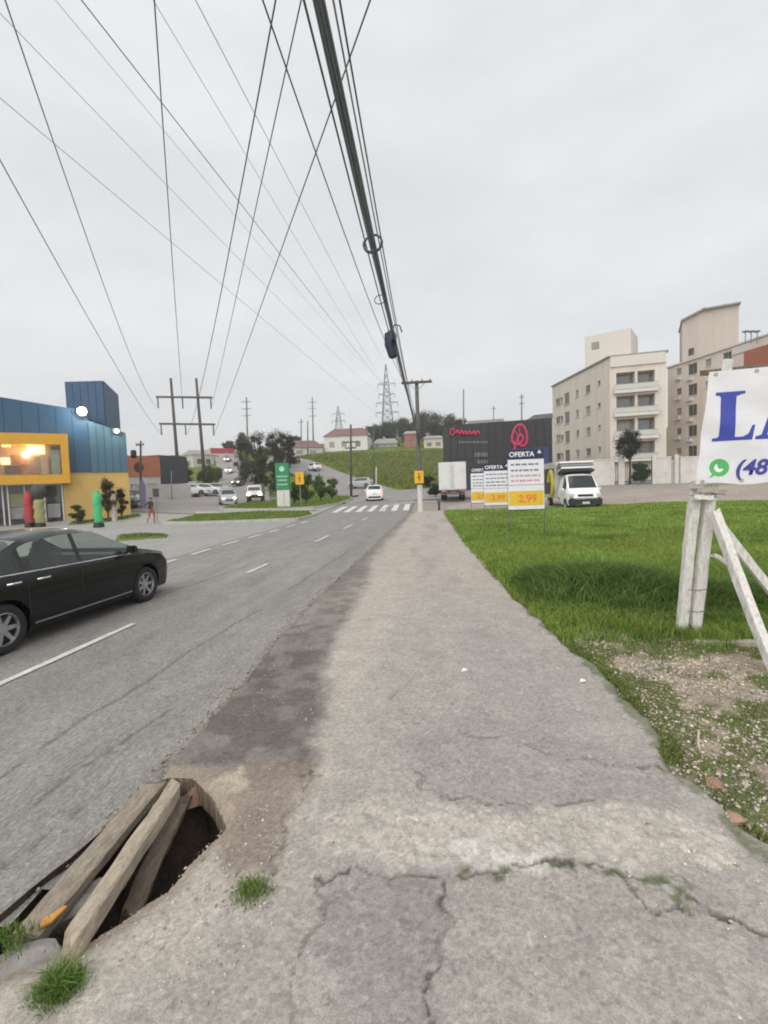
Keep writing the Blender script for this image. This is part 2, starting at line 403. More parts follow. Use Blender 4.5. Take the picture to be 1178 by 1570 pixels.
zone([(215,1180),(290,1085),(420,945),(490,890),(575,840),(560,905),(520,960),(500,1010),(497,1090),(482,1160),(470,1200),(400,1190),(330,1185)], (.150, .130, .118), .11, .68+.32*sstep(.35, .6, fbm(Xg*5, Yg*5, 37))-.35*sstep(4.6, 7, Yg))
zone([(300,1180),(480,1165),(470,1210),(440,1260),(420,1330),(340,1340),(345,1260)], (.265, .215, .175), .05, .85)
zone([(300,1200),(370,1175),(378,1200),(345,1225),(350,1250),(335,1250)], (.44, .38, .30), .025)
kd = sstep(.60, .1, Xg-cx(Yg)+(fbm(Xg*2, Yg*1.2, 35)-.5)*.5)*sstep(7, 9, Yg)
C = lerp3(C, (.17, .150, .135), kd*.8)
C *= (1-.16*sstep(.45, .75, fbm(Xg*1.3, Yg*.35, 36))*sstep(3, 6, Yg))[..., None]
CR = [[(485,1155),(470,1200),(440,1262),(425,1330)], [(690,1345),(680,1420),(665,1480),(662,1640)], [(620,1180),(690,1225),(800,1243),(920,1225)],
      [(490,1345),(700,1335),(870,1330),(960,1335),(1010,1355),(1100,1400),(1178,1430)], [(960,1340),(1020,1395),(1090,1420)],
      [(700,1120),(860,1160),(940,1172),(1045,1176)], [(505,1000),(502,1080),(485,1155)], [(490,1345),(485,1420),(470,1500),(455,1580)]]
gro = np.zeros(Xg.shape)
cxw = Xg+(fbm(Xg*7, Yg*7, 41, 6)-.5)*.20; cyw = Yg+(fbm(Xg*7+4, Yg*7, 42, 6)-.5)*.20
for i, cl in enumerate(CR):
    wdt = .005+.018*fbm(Xg*6, Yg*6, 43+i)**1.6
    gro = np.maximum(gro, (1-sstep(wdt*.4, wdt*1.3, line_d(cxw, cyw, pw(cl))))*[.5, .9, .8, 1, .8, .55, .15, .5][i])
gro *= .5+.5*sstep(.35, .55, fbm(Xg*4, Yg*4, 48))
C = lerp3(C, (.10, .088, .072), gro*.9)
grn = np.zeros(Xg.shape)
for q, r_ in [((735,1346),.06), ((765,1345),.05), ((940,1338),.07), ((1015,1355),.09), ((1000,1178),.07), ((870,1330),.04), ((475,1190),.05), ((1060,1385),.06)]:
    p = gp(*q, SW); d = np.hypot((Xg-p.x)*.6, (Yg-p.y)*1.4); grn = np.maximum(grn, 1-sstep(r_*.3, r_, d+(fbm(Xg*16, Yg*16, 44)-.5)*.20))
eg = (sstep(.16, .0, rx(Yg)-Xg+(fbm(Xg*6, Yg*6, 45)-.5)*.26))*sstep(1.6, 2.6, Yg)
C = lerp3(C, (.10, .125, .045), np.clip(np.maximum(grn*sstep(.35, .6, fbm(Xg*26, Yg*26, 46)), sstep(.35, .7, eg*(.35+1.0*fbm(Xg*20, Yg*20, 47)))*.8), 0, 1)*.8)
# loose dirt specks
sp = vnoise(Xg*55, Yg*55, 51); C *= (1+.30*sstep(.82, .95, sp)-.28*sstep(.18, .05, sp))[..., None]
dl = Xg-A[None]
Z = SW+(fbm(Xg*1.1, Yg*1.1, 61)-.5)*.030*sstep(6, 1, np.full_like(Xg, 0)+abs(Xg)*0)+(fbm(Xg*7, Yg*7, 62)-.5)*.010
Z += kR*(fbm(Xg*22, Yg*22, 63)-.45)*.05+kW*.018*fbm(Xg*30, Yg*30, 64)
Z -= gro*.010
Z -= .05*sstep(.06, .0, B[None]-Xg)
Z = -.03+(Z+.03)*sstep(-.002, .018+.07*fbm(Xg*4, Yg*4, 65)**2, dl)
hd = poly_sd(wx*0.4+Xg*.6, wy*.4+Yg*.6, HOLE)
Z -= .035*(1-sstep(0, .10, hd))                      # broken, dipping rim
C = lerp3(C, (.30, .245, .185), (1-sstep(.0, .16, hd+(fbm(Xg*12, Yg*12, 66)-.5)*.1))*.75)
ctr = (hd[:-1, :-1]+hd[1:, 1:])/2
gu = np.gradient(hd, axis=0)/np.gradient(Xg, axis=0); gv = np.gradient(hd, axis=1)/np.gradient(Yg, axis=1); g2 = np.maximum(gu*gu+gv*gv, .3)
snap = (hd < 0) & (hd > -.03); Xs = np.where(snap, Xg-hd*gu/g2, Xg); Ys = np.where(snap, Yg-hd*gv/g2, Yg)
far = Hn(Xg, Yg)
V = np.stack([Xs, Ys, Z+far], -1).reshape(-1, 3)
F = grid_faces(nx, ny, ctr > 0)
sw = fast_mesh('sidewalk', V, F, PAVE, None, C.reshape(-1, 3), smooth=True); sw['kind'] = 'structure'
# rim of the broken slab (its thickness, seen inside the opening) and the pit under it
ed = {}
for f in F.tolist():
    for a, b in zip(f, f[1:]+f[:1]):
        k = (min(a, b), max(a, b)); ed[k] = None if k in ed else (a, b)
rimV = []; rimF = []; rimC = []
for e in ed.values():
    if e is None: continue
    pa, pb = V[e[0]], V[e[1]]
    m_ = (pa+pb)/2
    if poly_sd(np.array([m_[0]]), np.array([m_[1]]), HOLE)[0] < .12 and 1.0 < m_[1] < 3.6 and m_[0] > cx(m_[1])-.02+.02:
        k = len(rimV); j = .02*random.random()
        rimV += [pa, pb, pb+np.array((0, 0, -.13)), pa+np.array((0, 0, -.13))]; rimF.append((k, k+1, k+2, k+3))
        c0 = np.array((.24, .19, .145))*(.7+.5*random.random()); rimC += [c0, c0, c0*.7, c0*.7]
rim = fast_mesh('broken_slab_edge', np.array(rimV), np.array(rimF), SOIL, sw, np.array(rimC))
# pit: a soil bowl wider than the opening, undercut beneath the slab
hc = np.mean(np.array(HOLE[:13]), 0); k = 40
PV = []; PC = []
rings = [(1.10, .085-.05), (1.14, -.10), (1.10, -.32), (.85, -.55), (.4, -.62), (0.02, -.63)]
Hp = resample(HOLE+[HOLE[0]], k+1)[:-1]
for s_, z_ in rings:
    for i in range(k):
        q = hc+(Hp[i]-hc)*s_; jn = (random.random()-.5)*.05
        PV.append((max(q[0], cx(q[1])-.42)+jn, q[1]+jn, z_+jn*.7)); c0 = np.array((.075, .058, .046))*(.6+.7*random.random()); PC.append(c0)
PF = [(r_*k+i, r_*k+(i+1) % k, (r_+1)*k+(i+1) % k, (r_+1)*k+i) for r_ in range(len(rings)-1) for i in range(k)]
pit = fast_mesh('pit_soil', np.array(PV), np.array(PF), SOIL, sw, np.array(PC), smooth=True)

# ---- main road
ny = 420; ys = 0.6*np.exp(np.linspace(0, math.log(47/0.6), ny)); nx = 150
Yg = np.repeat(ys[None], nx, 0); Ug = np.repeat(np.linspace(0, 1, nx)[:, None], ny, 1)
LE = -7.75
Xg = LE*(1-Ug)+(cx(Yg)+.05)*Ug
Cr = np.ones(Xg.shape+(3,))*np.array((.278, .262, .242))
lane = lambda c, s_: np.exp(-((Xg-c)/s_)**2)
Cr *= (1-.10*(lane(-2.5, .32)+lane(-3.9, .32)+lane(-5.3, .32)+lane(-6.8, .32))*fbm(Xg*1.2, Yg*.25, 70)*1.6)[..., None]
Cr *= (1+.20*(fbm(Xg*1.3, Yg*.4, 71)-.5)+.22*(fbm(Xg*6, Yg*3, 72)-.5))[..., None]
rough_ = sstep(.52, .7, fbm(Xg*1.0+3, Yg*.35, 73))
Cr *= (1-.20*rough_*sstep(.45, .8, vnoise(Xg*30, Yg*12, 74)))[..., None]
Cr = lerp3(Cr, (.30, .275, .24), sstep(.30, .0, cx(Yg)-Xg+(fbm(Xg*4, Yg*2, 75)-.5)*.3)*.65)
Cr = lerp3(Cr, (.10, .09, .08), sstep(.09, .02, cx(Yg)-Xg+(fbm(Xg*8, Yg*4, 76)-.5)*.08)*.7)
Cr = lerp3(Cr, (.235, .232, .23), sstep(12, 22, Yg)*.5)
gr_ = np.zeros(Xg.shape)
wX = Xg+(fbm(Xg*3, Yg*1.5, 77)-.5)*.16
for ln, wd in [([(110,1112),(200,1060),(310,985),(400,935)], .022), ([(0,1195),(110,1112)], .018), ([(250,912),(380,868)], .03), ([(40,1240),(150,1165),(260,1090)], .014), ([(0,1330),(120,1240),(170,1190)], .014), ([(440,905),(520,855),(560,830)], .02)]:
    gr_ = np.maximum(gr_, 1-sstep(wd*.4, wd*1.5, line_d(wX, Yg, pw(ln, 0))))
Cr = lerp3(Cr, (.09, .085, .08), gr_*.6)
Zr = Hn(Xg, Yg)+(fbm(Xg*1.5, Yg*1.5, 78)-.5)*.014-gr_*.006-rough_*.006*vnoise(Xg*25, Yg*25, 79)
hr = poly_sd(Xg, Yg, HOLE)
ctr = (hr[:-1, :-1]+hr[1:, 1:])/2
road = fast_mesh('main_road', np.stack([Xg, Yg, Zr], -1).reshape(-1, 3), grid_faces(nx, ny, ctr > 0.0), ROADM, None, Cr.reshape(-1, 3), smooth=True); road['kind'] = 'structure'

def marking(name, quad, parent, dz=.012, nseg=10, m=None):
    """painted strip: quad = 4 ground points (near-left, near-right, far-right, far-left); slightly worn outline"""
    a, b, c, d = [np.array(q[:2]) for q in quad]; t = np.linspace(0, 1, nseg)
    Lf = a[None]*(1-t[:, None])+d[None]*t[:, None]; Rt = b[None]*(1-t[:, None])+c[None]*t[:, None]
    jit = (rng.random((nseg, 2))-.5)*.016; Lf = Lf+jit; Rt = Rt-jit[::-1]
    P = np.stack([Lf, Rt], 1); Zm = Hn(P[..., 0], P[..., 1])+dz
    o = fast_mesh(name, np.concatenate([P, Zm[..., None]], -1).reshape(-1, 3), grid_faces(nseg, 2)[:, ::-1], m or PAINT, parent)
    return o
def dash(y0, y1, xf=lambda y: np.interp(y, [0, 6.5, 11, 18, 30], [-4.68, -4.47, -4.27, -4.07, -3.7]), w_=.10):
    marking('lane_dash', [(xf(y0)-w_/2, y0), (xf(y0)+w_/2, y0), (xf(y1)+w_/2, y1), (xf(y1)-w_/2, y1)], road)
dash(1.9, 6.53); dash(10.5, 11.8); dash(16.4, 18.4); dash(21.2, 23.4); dash(26.0, 28.0)
for y0 in (9.4, 11.6, 13.8, 16.0, 18.2, 20.4, 22.8, 25.2): dash(y0, y0+1.25, lambda y: np.interp(y, [0, 12, 16, 24, 32], [-7.35, -7.34, -7.38, -7.1, -6.9]), .13)
for i in range(7):                                   # zebra crossing
    x0 = -7.05+i*.86
    marking('crossing_bar', [(x0, 33.0), (x0+.42, 33.0), (x0+.30, 38.5), (x0-.12, 38.5)], road, .016)

# ---- paved ground left of the road (frontage), the junction and the roads that climb away
ASPH2 = (.315, .305, .288)
strip('frontage_road', [(-60, -6), (-60, 20), (-60, 44)], [(LE-.0, -6), (LE, 20), (-8.2, 44)], 40, 40, -.02, ASPH2, ROADM, .12)
J = [(-8.3, 40.0), (-7.6, 44), (-7.6, 52), (-8.2, 62)]
strip('junction', [(-8.6, 44), (-8.6, 52), (-9.4, 64)], [(16, 41.2), (16, 50), (4, 66)], 30, 30, .012, (.285, .272, .26), ROADM, .12)
up = [at(570,752,62), at(548,745,72), at(510,734,86), at(470,720,100), at(442,706,114), at(420,694,135)]
strip('hill_road', [(p.x-3.6, p.y-2) for p in up], [(p.x+3.2, p.y+3) for p in up], 60, 6, .03, (.27, .255, .25), ROADM, .1)
dn = [at(250,788,36), at(330,776,45), at(372,764,58), at(380,750,78), at(366,728,108), at(352,706,150), at(345,694,185)]
strip('descending_road', [(p.x-5.5, p.y+1.0) for p in dn], [(p.x+4.2, p.y-1.5) for p in dn], 70, 8, .015, (.30, .275, .26), ROADM, .1)
lot = strip('sandy_lot', [(1.0, 29.0), (1.2, 34), (5, 41)], [(60, 29), (60, 41), (60, 52)], 30, 50, .03, (.345, .30, .262), SOIL, .25, seed=8)

# ---- grass islands with kerbs
GRASS_BASE = (.13, .175, .045)
KERB = mat('kerb_concrete', (.42, .40, .37), .9, .2, 5, .3, 40)
def island(name, P, h, label, col=GRASS_BASE, kerb=True):
    P = np.array(P); Q = resample(np.vstack([P, P[:1]]), 60)[:-1]
    c = Q.mean(0); V = []; n = len(Q)
    for s_ in (1.0, .985, .6, .25): V += [(*(c+(q-c)*s_), 0) for q in Q]
    V = np.array(V); V[:, 2] = Hn(V[:, 0], V[:, 1])+h+.04*(fbm(V[:, 0], V[:, 1], 80)); V[:n, 2] -= h+.05
    F = [(r_*n+i, r_*n+(i+1) % n, (r_+1)*n+(i+1) % n, (r_+1)*n+i) for r_ in range(3) for i in range(n)]+[(3*n+i, 3*n+(i+1) % n, 3*n+(i+2) % n, 3*n+(i+2) % n) for i in range(0)]
    k = len(V); V = np.vstack([V, [[*c, H(*c)+h+.03]]])
    F4 = np.array(F); o = fast_mesh(name, V, F4, SOIL, None, np.ones((len(V), 3))*np.array(col)*(.8+.4*rng.random((len(V), 1))), smooth=True)
    me = o.data; bm = bmesh.new(); bm.from_mesh(me); bm.verts.ensure_lookup_table()
    bmesh.ops.contextual_create(bm, geom=[bm.verts[3*n+i] for i in range(n)]); bm.to_mesh(me); bm.free()
    o['kind'] = 'structure'
    if kerb:
        m = MB(); path = [(q[0], q[1], H(*q)+h*.5) for q in Q]
        for i in range(0, n):
            a = Vector(path[i]); b = Vector(path[(i+1) % n]); d = b-a
            m.box((a+b)/2, (d.length, .14, h+.10), rz=math.atan2(d.y, d.x))
        m.build('kerb', KERB, o)
    return Q
ISL1 = island('grass_strip', [gp(252,803), gp(300,793), gp(400,788.5), gp(476,788), gp(482,792), gp(455,798), gp(380,801)][::1] and [tuple(gp(a, b))[:2] for a, b in [(250,803),(300,794),(400,789),(476,788),(482,792),(455,797.5),(380,800.5),(300,803)]], .10, '')
def hp(px, py, Y): p = at(px, py, Y); return (p.x, p.y)
ISL2 = island('grass_island', [hp(338,783,38), hp(420,784,37), hp(480,782,38), hp(520,776,42), hp(541,764,54), hp(536,757,60), hp(500,757,64), hp(430,760,64), hp(390,768,56)], .12, '')
ISL3 = island('grass_patch', [tuple(gp(a, b))[:2] for a, b in [(178,829),(255,824),(258,820),(215,819),(180,822)]], .03, '', kerb=False)
ISL4 = island('grass_bed', [hp(104,796,29.4), hp(150,794,30.3), hp(215,786,33.4), hp(216,784,34.2), hp(150,790,31.4), hp(108,793,30.2)], .05, '', kerb=False)
path_w = strip('footpath', [hp(300,790,34.5), hp(400,786,35.3), hp(482,784.5,35.5)], [hp(300,787,36), hp(400,784,36.6), hp(486,782,37)], 20, 3, .05, (.40, .375, .34), PAVE, .1)

# ---- lawn and gravelly verge on the right
ny = 330; ys = 0.9*np.exp(np.linspace(0, math.log(30.6/0.9), ny)); nx = 230
tt = (np.exp(np.linspace(0, 3.4, nx))-1)/(math.exp(3.4)-1)
Yg = np.repeat(ys[None], nx, 0); Tg = np.repeat(tt[:, None], ny, 1)
edge0 = rx(Yg)-.22; Xg = edge0+Tg*(34-edge0)
bd = 5.55+.35*(fbm(Xg*.9, Yg*0, 90)-.5)*2-.10*(Xg-1.5)        # where bare gravel gives way to grass
kg = sstep(-.35, .35, Yg-bd+(fbm(Xg*3, Yg*3, 91)-.5)*1.1)
moss = sstep(.45, .57, fbm(Xg*1.7, Yg*1.7, 92)*.65+fbm(Xg*7, Yg*7, 93)*.35+.10*sstep(.5, .1, Xg-rx(Yg)))
Cl = np.ones(Xg.shape+(3,))*np.array((.36, .295, .225))*(.72+.6*fbm(Xg*9, Yg*9, 94))[..., None]
Cl = lerp3(Cl, (.42, .37, .31), sstep(.5, .7, fbm(Xg*4, Yg*4, 95))*.6)
Cl = lerp3(Cl, (.095, .125, .035), moss*.85)
Cl = lerp3(Cl, (.15, .205, .045), kg)
Zl = SW-.05+.04*sstep(-.02, .16, Xg-rx(Yg))+.10*(fbm(Xg*.7, Yg*.7, 96)-.42)*sstep(0, .8, Xg-rx(Yg))+.025*(fbm(Xg*6, Yg*6, 97)-.5)+kg*.03*sstep(0, .3, Xg-rx(Yg))+.16*sstep(3, 16, Xg)*fbm(Xg*.2, Yg*.2, 98)
Zl += Hn(Xg, Yg)
LAWN_KG = (Xg, Yg)
lawn = fast_mesh('lawn', np.stack([Xg, Yg, Zl], -1).reshape(-1, 3), grid_faces(nx, ny)[:, ::1], SOIL, None, Cl.reshape(-1, 3), smooth=True); lawn['kind'] = 'structure'
def lawn_z(x, y):
    k = sstep(-.35, .35, y-(5.55+.35*(fbm(x*.9, y*0, 90)-.5)*2-.10*(x-1.5))+(fbm(x*3, y*3, 91)-.5)*1.1)
    z = SW-.05+.04*sstep(-.02, .16, x-rx(y))+.10*(fbm(x*.7, y*.7, 96)-.42)*sstep(0, .8, x-rx(y))+.025*(fbm(x*6, y*6, 97)-.5)+k*.03*sstep(0, .3, x-rx(y))+.16*sstep(3, 16, x)*fbm(x*.2, y*.2, 98)+Hn(x, y)
    ms = sstep(.45, .57, fbm(x*1.7, y*1.7, 92)*.65+fbm(x*7, y*7, 93)*.35+.10*sstep(.5, .1, x-rx(y)))
    return z, k, ms
# floor under the edge of the verge, so nothing is open at the right of the frame
strip('verge_base', [(1.2, -6), (1.2, 1.2)], [(34, -6), (34, 1.2)], 6, 6, .05, (.28, .235, .18), SOIL, .2)
strip('footway_behind', [(-1.75, -6), (-1.72, .75)], [(1.6, -6), (1.75, .75)], 8, 8, SW-.005, (.33, .30, .27), PAVE, .1)
strip('road_behind', [(LE, -6), (LE, .65)], [(-1.78, -6), (-1.7, .65)], 8, 8, -.003, (.25, .245, .24), ROADM, .1)

# ---- grass blades, pebbles
def blades(name, x, y, z, h, wd, cols, lean=.5, parent=None):
    n = len(x); a = rng.random(n)*2*np.pi; la = rng.random(n)*2*np.pi; ln = h*lean*(.3+rng.random(n))
    ux, uy = np.cos(a)*wd/2, np.sin(a)*wd/2; lx, ly = np.cos(la)*ln, np.sin(la)*ln
    V = np.zeros((n, 5, 3), np.float32)
    V[:, 0] = np.stack([x-ux, y-uy, z-.01], 1); V[:, 1] = np.stack([x+ux, y+uy, z-.01], 1)
    V[:, 2] = np.stack([x-ux*.8+lx*.3, y-uy*.8+ly*.3, z+h*.6], 1); V[:, 3] = np.stack([x+ux*.8+lx*.3, y+uy*.8+ly*.3, z+h*.6], 1)
    V[:, 4] = np.stack([x+lx, y+ly, z+h*(1-.25*lean)], 1)
    b = np.arange(n)[:, None]*5
    F = np.concatenate([b+np.array([[0, 1, 3]]), b+np.array([[0, 3, 2]]), b+np.array([[2, 3, 4]])], 0)
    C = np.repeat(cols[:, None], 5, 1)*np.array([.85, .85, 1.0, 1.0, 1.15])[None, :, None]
    return fast_mesh(name, V.reshape(-1, 3), F, LEAF, parent, C.reshape(-1, 3))
def gcol(n, base=(.215, .33, .06), dry=.12):
    c = np.array(base)*(.65+.7*rng.random((n, 1)))
    k = rng.random(n) < dry; c[k] = np.array((.26, .25, .08))*(.7+.5*rng.random((k.sum(), 1))); return c
bx, by, bz, bh, bw, bc = [], [], [], [], [], []
for y0, y1, dens, hh, ww in [(4.6, 7, 5200, .13, .007), (7, 10, 3600, .13, .009), (10, 15, 1500, .12, .014), (15, 22, 620, .11, .022), (22, 30.2, 300, .10, .034)]:
    xmax = .86*y1+2.0; n = int((y1-y0)*(xmax-1)*dens)
    x = .7+rng.random(n)*(xmax-.7); y = y0+rng.random(n)*(y1-y0)
    z, k, ms = lawn_z(x, y); patch = fbm(x*.9, y*.9, 101); ok = (rng.random(n) < k*(.35+1.1*patch)) & (x > rx(y)-.06+(fbm(x*5, y*5, 102)-.5)*.2)
    x, y, z, patch = x[ok], y[ok], z[ok], patch[ok]; n = len(x)
    hv = hh*(.45+.9*rng.random(n))*(.55+.9*fbm(x*.5, y*.5, 103))
    c = gcol(n)*(.55+.9*fbm(x*.8, y*.8, 104, 5))[:, None]
    yl = sstep(.5, .66, fbm(x*.5, y*.5, 105, 5))[:, None]; c = c*(1-.45*yl)+np.array((.30, .36, .075))*.45*yl
    bx.append(x); by.append(y); bz.append(z); bh.append(hv); bw.append(np.full(n, ww)); bc.append(c)
# the tall dark clump by the path, and rough grass round the post
def clump(cx_, cy_, sx, sy, n, hh, base):
    x = cx_+rng.normal(0, sx, n); y = cy_+rng.normal(0, sy, n); ok = (x > rx(y)+.02); x, y = x[ok], y[ok]; z, k, ms = lawn_z(x, y)
    d = np.exp(-((x-cx_)/sx/1.3)**2-((y-cy_)/sy/1.3)**2); n = len(x)
    bx.append(x); by.append(y); bz.append(z); bh.append(hh*(.25+.75*d)*(.6+.6*rng.random(n))); bw.append(np.full(n, .011)); bc.append(gcol(n, base, .05))
clump(2.75, 7.6, .75, .85, 15000, .58, (.085, .155, .032)); clump(2.6, 7.3, .7, .7, 2200, .66, (.17, .27, .065)); clump(2.0, 8.0, .35, .7, 5000, .46, (.09, .165, .035))
clump(3.6, 7.0, .6, .5, 7000, .46, (.095, .175, .035)); clump(4.4, 6.9, .8, .5, 7000, .34, (.10, .18, .036)); clump(5.9, 7.4, .9, .8, 7000, .28, (.14, .24, .05))
clump(1.75, 6.4, .22, .4, 2200, .16, (.11, .2, .03)); clump(3.3, 5.85, .5, .18, 2600, .16, (.09, .17, .03))
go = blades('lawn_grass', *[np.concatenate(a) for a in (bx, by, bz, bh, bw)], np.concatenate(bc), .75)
tag(go, 'lush green lawn grass beside the footway', 'grass', kind='stuff')
# low weeds in the verge
n = 40000; x = 1.1+rng.random(n)*5.0; y = 1.6+rng.random(n)*4.6; z, k, ms = lawn_z(x, y)
ok = (rng.random(n) < ms*(1-k)*.9) & (x > rx(y)-.08+(fbm(x*5, y*5, 102)-.5)*.3) & (x < .9*y+2); x, y, z = x[ok], y[ok], z[ok]
ye = 2.0+rng.random(11000)*5.0; xe = rx(ye)+(fbm(ye*2.3, ye*0+7, 22)-.5)*.22+(fbm(ye*11, ye*0+7, 23)-.5)*.06+rng.normal(.03, .06, len(ye)); ke = rng.random(len(ye)) < sstep(.38, .56, fbm(ye*3.1, xe*2, 107)); x = np.r_[x, xe[ke]]; y = np.r_[y, ye[ke]]; z = np.r_[z, np.full(ke.sum(), SW-.025)]; n = len(x)
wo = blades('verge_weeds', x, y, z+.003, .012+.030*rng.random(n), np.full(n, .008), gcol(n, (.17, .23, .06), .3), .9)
tag(wo, 'short mossy weeds among the gravel beside the footway', 'weeds', kind='stuff')
# grass on the islands
def isl_blades(name, Q, dens, h, label, col=(.17, .26, .05), dz=.1, ww=.04):
    lo, hi = Q.min(0), Q.max(0); n = int((hi-lo).prod()*dens); x = lo[0]+rng.random(n)*(hi[0]-lo[0]); y = lo[1]+rng.random(n)*(hi[1]-lo[1])
    ok = poly_sd(x, y, Q) < -.15; x, y = x[ok], y[ok]; n = len(x)
    o = blades(name, x, y, Hn(x, y)+dz, h*(.5+rng.random(n)), np.full(n, ww), gcol(n, col), .8); return tag(o, label, 'grass', kind='stuff')
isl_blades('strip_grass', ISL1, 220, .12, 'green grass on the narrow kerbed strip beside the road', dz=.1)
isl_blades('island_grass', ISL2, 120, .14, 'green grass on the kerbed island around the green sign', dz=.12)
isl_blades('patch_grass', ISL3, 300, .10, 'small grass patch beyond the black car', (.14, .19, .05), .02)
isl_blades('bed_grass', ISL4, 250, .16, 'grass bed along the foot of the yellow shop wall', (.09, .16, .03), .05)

OCT = np.array([(1, 0, 0), (0, 1, 0), (-1, 0, 0), (0, -1, 0), (0, 0, 1), (0, 0, -1)], float)
OCF = np.array([(0, 1, 4), (1, 2, 4), (2, 3, 4), (3, 0, 4), (1, 0, 5), (2, 1, 5), (3, 2, 5), (0, 3, 5)])
def pebbles(name, x, y, z, s, cols, label):
    n = len(x); sc = s[:, None, None]*(.6+.8*rng.random((n, 6, 1)))*np.array([1, 1, .6]); a = rng.random(n)*6.28
    P = OCT[None]*sc; px_ = P[..., 0]*np.cos(a)[:, None]-P[..., 1]*np.sin(a)[:, None]; py_ = P[..., 0]*np.sin(a)[:, None]+P[..., 1]*np.cos(a)[:, None]
    V = np.stack([px_+x[:, None], py_+y[:, None], P[..., 2]+(z+s*.25)[:, None]], -1)
    F = (np.arange(n)[:, None, None]*6+OCF[None]).reshape(-1, 3)
    o = fast_mesh(name, V.reshape(-1, 3), F, SOIL, None, np.repeat(cols[:, None], 6, 1).reshape(-1, 3)); return tag(o, label, 'gravel', kind='stuff')
n = 60000; x = 1.2+rng.random(n)*5.5; y = 1.5+rng.random(n)*4.8; z, k, ms = lawn_z(x, y)
pg = fbm(x*1.3, y*1.3, 111)
ok = (rng.random(n) < (1-k)*(1-.45*ms)*(.35+1.1*sstep(.35, .65, pg))) & (x > rx(y)-.1) & (x < .9*y+2.2); x, y, z = x[ok], y[ok], z[ok]; n = len(x)
pc = np.array((.60, .53, .45))*(.45+.75*rng.random((n, 1)))*np.array([1, 1, 1])+(rng.random((n, 3))-.5)*.03
pebbles('verge_gravel', x, y, z, .004+.015*rng.random(n)**2.0, pc, 'pale loose gravel strewn over the verge')
# crumbs on the footway: rubble band, gutter and round the opening
X_, Y_ = [], []
for (pl, n) in [([(500,1240),(700,1240),(900,1232),(1050,1240),(1150,1330),(1000,1345),(700,1335),(520,1325)], 2200), ([(300,1165),(345,1105),(470,950),(500,1010),(482,1160),(470,1200),(330,1185)], 420),
                ([(345,1262),(470,1200),(430,1400),(330,1420),(200,1500),(110,1460),(255,1355)], 420), ([(0,1490),(400,1400),(1150,1400),(1150,1565),(0,1565)], 600), ([(560,900),(900,1000),(1000,1150),(520,1180)], 160), ([(1000,1230),(1080,1200),(1178,1330),(1178,1420),(1060,1330)], 1100)]:
    Pw = np.array(pw(pl)); lo, hi = Pw.min(0), Pw.max(0); x = lo[0]+rng.random(n*3)*(hi[0]-lo[0]); y = lo[1]+rng.random(n*3)*(hi[1]-lo[1])
    ok = (poly_sd(x, y, Pw) < 0) & (poly_sd(x, y, HOLE) > .02) & (x > cx(y)+.12); X_.append(x[ok][:n]); Y_.append(y[ok][:n])
x = np.concatenate(X_); y = np.concatenate(Y_); n = len(x)
pebbles('footway_crumbs', x, y, np.full(n, SW)-.002, .0022+.008*rng.random(n)**3, np.array((.60, .54, .46))*(.5+.75*rng.random((n, 1))), 'small concrete crumbs and grit lying on the footway')
# gritty gutter line along the broken kerb
n = 5200; y = 1.2+24*rng.random(n)**1.6; x = cx(y)-.05+rng.normal(0, .07, n)
ok = poly_sd(x, y, HOLE) > .02; x, y = x[ok], y[ok]
pebbles('gutter_grit', x, y, np.where(x < cx(y), .0, .03)+.004, .003+.013*rng.random(len(x))**2.5, np.array((.40, .355, .30))*(.4+.8*rng.random((len(x), 1))), 'grit and kerb fragments along the gutter line')

# rough grass on the far slope and dry straw in the verge
n = 44000; x = -52+rng.random(n)*72; y = 64+rng.random(n)**1.3*70; hx = np.interp(y, [p.y for p in up], [p.x for p in up]); ok = (x > hx+5.5+1.5*fbm(x*.3, y*.3, 133)) & (y > 69); x, y = x[ok], y[ok]; n = len(x)
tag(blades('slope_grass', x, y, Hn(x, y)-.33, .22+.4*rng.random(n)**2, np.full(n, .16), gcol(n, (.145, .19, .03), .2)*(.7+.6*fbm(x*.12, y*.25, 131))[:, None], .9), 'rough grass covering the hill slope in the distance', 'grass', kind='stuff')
n = 5000; x = 1.5+rng.random(n)*4.5; y = 2.4+rng.random(n)*3.6; z, k, ms = lawn_z(x, y); ok = (rng.random(n) < (1-k)*.8) & (x > rx(y)+.02) & (x < .9*y+2); x, y, z = x[ok], y[ok], z[ok]; n = len(x)
tag(blades('dry_straw', x, y, z+.004, .006+.012*rng.random(n), np.full(n, .004), np.array((.50, .43, .25))*(.6+.6*rng.random((n, 1))), 3.5), 'dry straw strands scattered over the gravel verge', 'straw', kind='stuff')
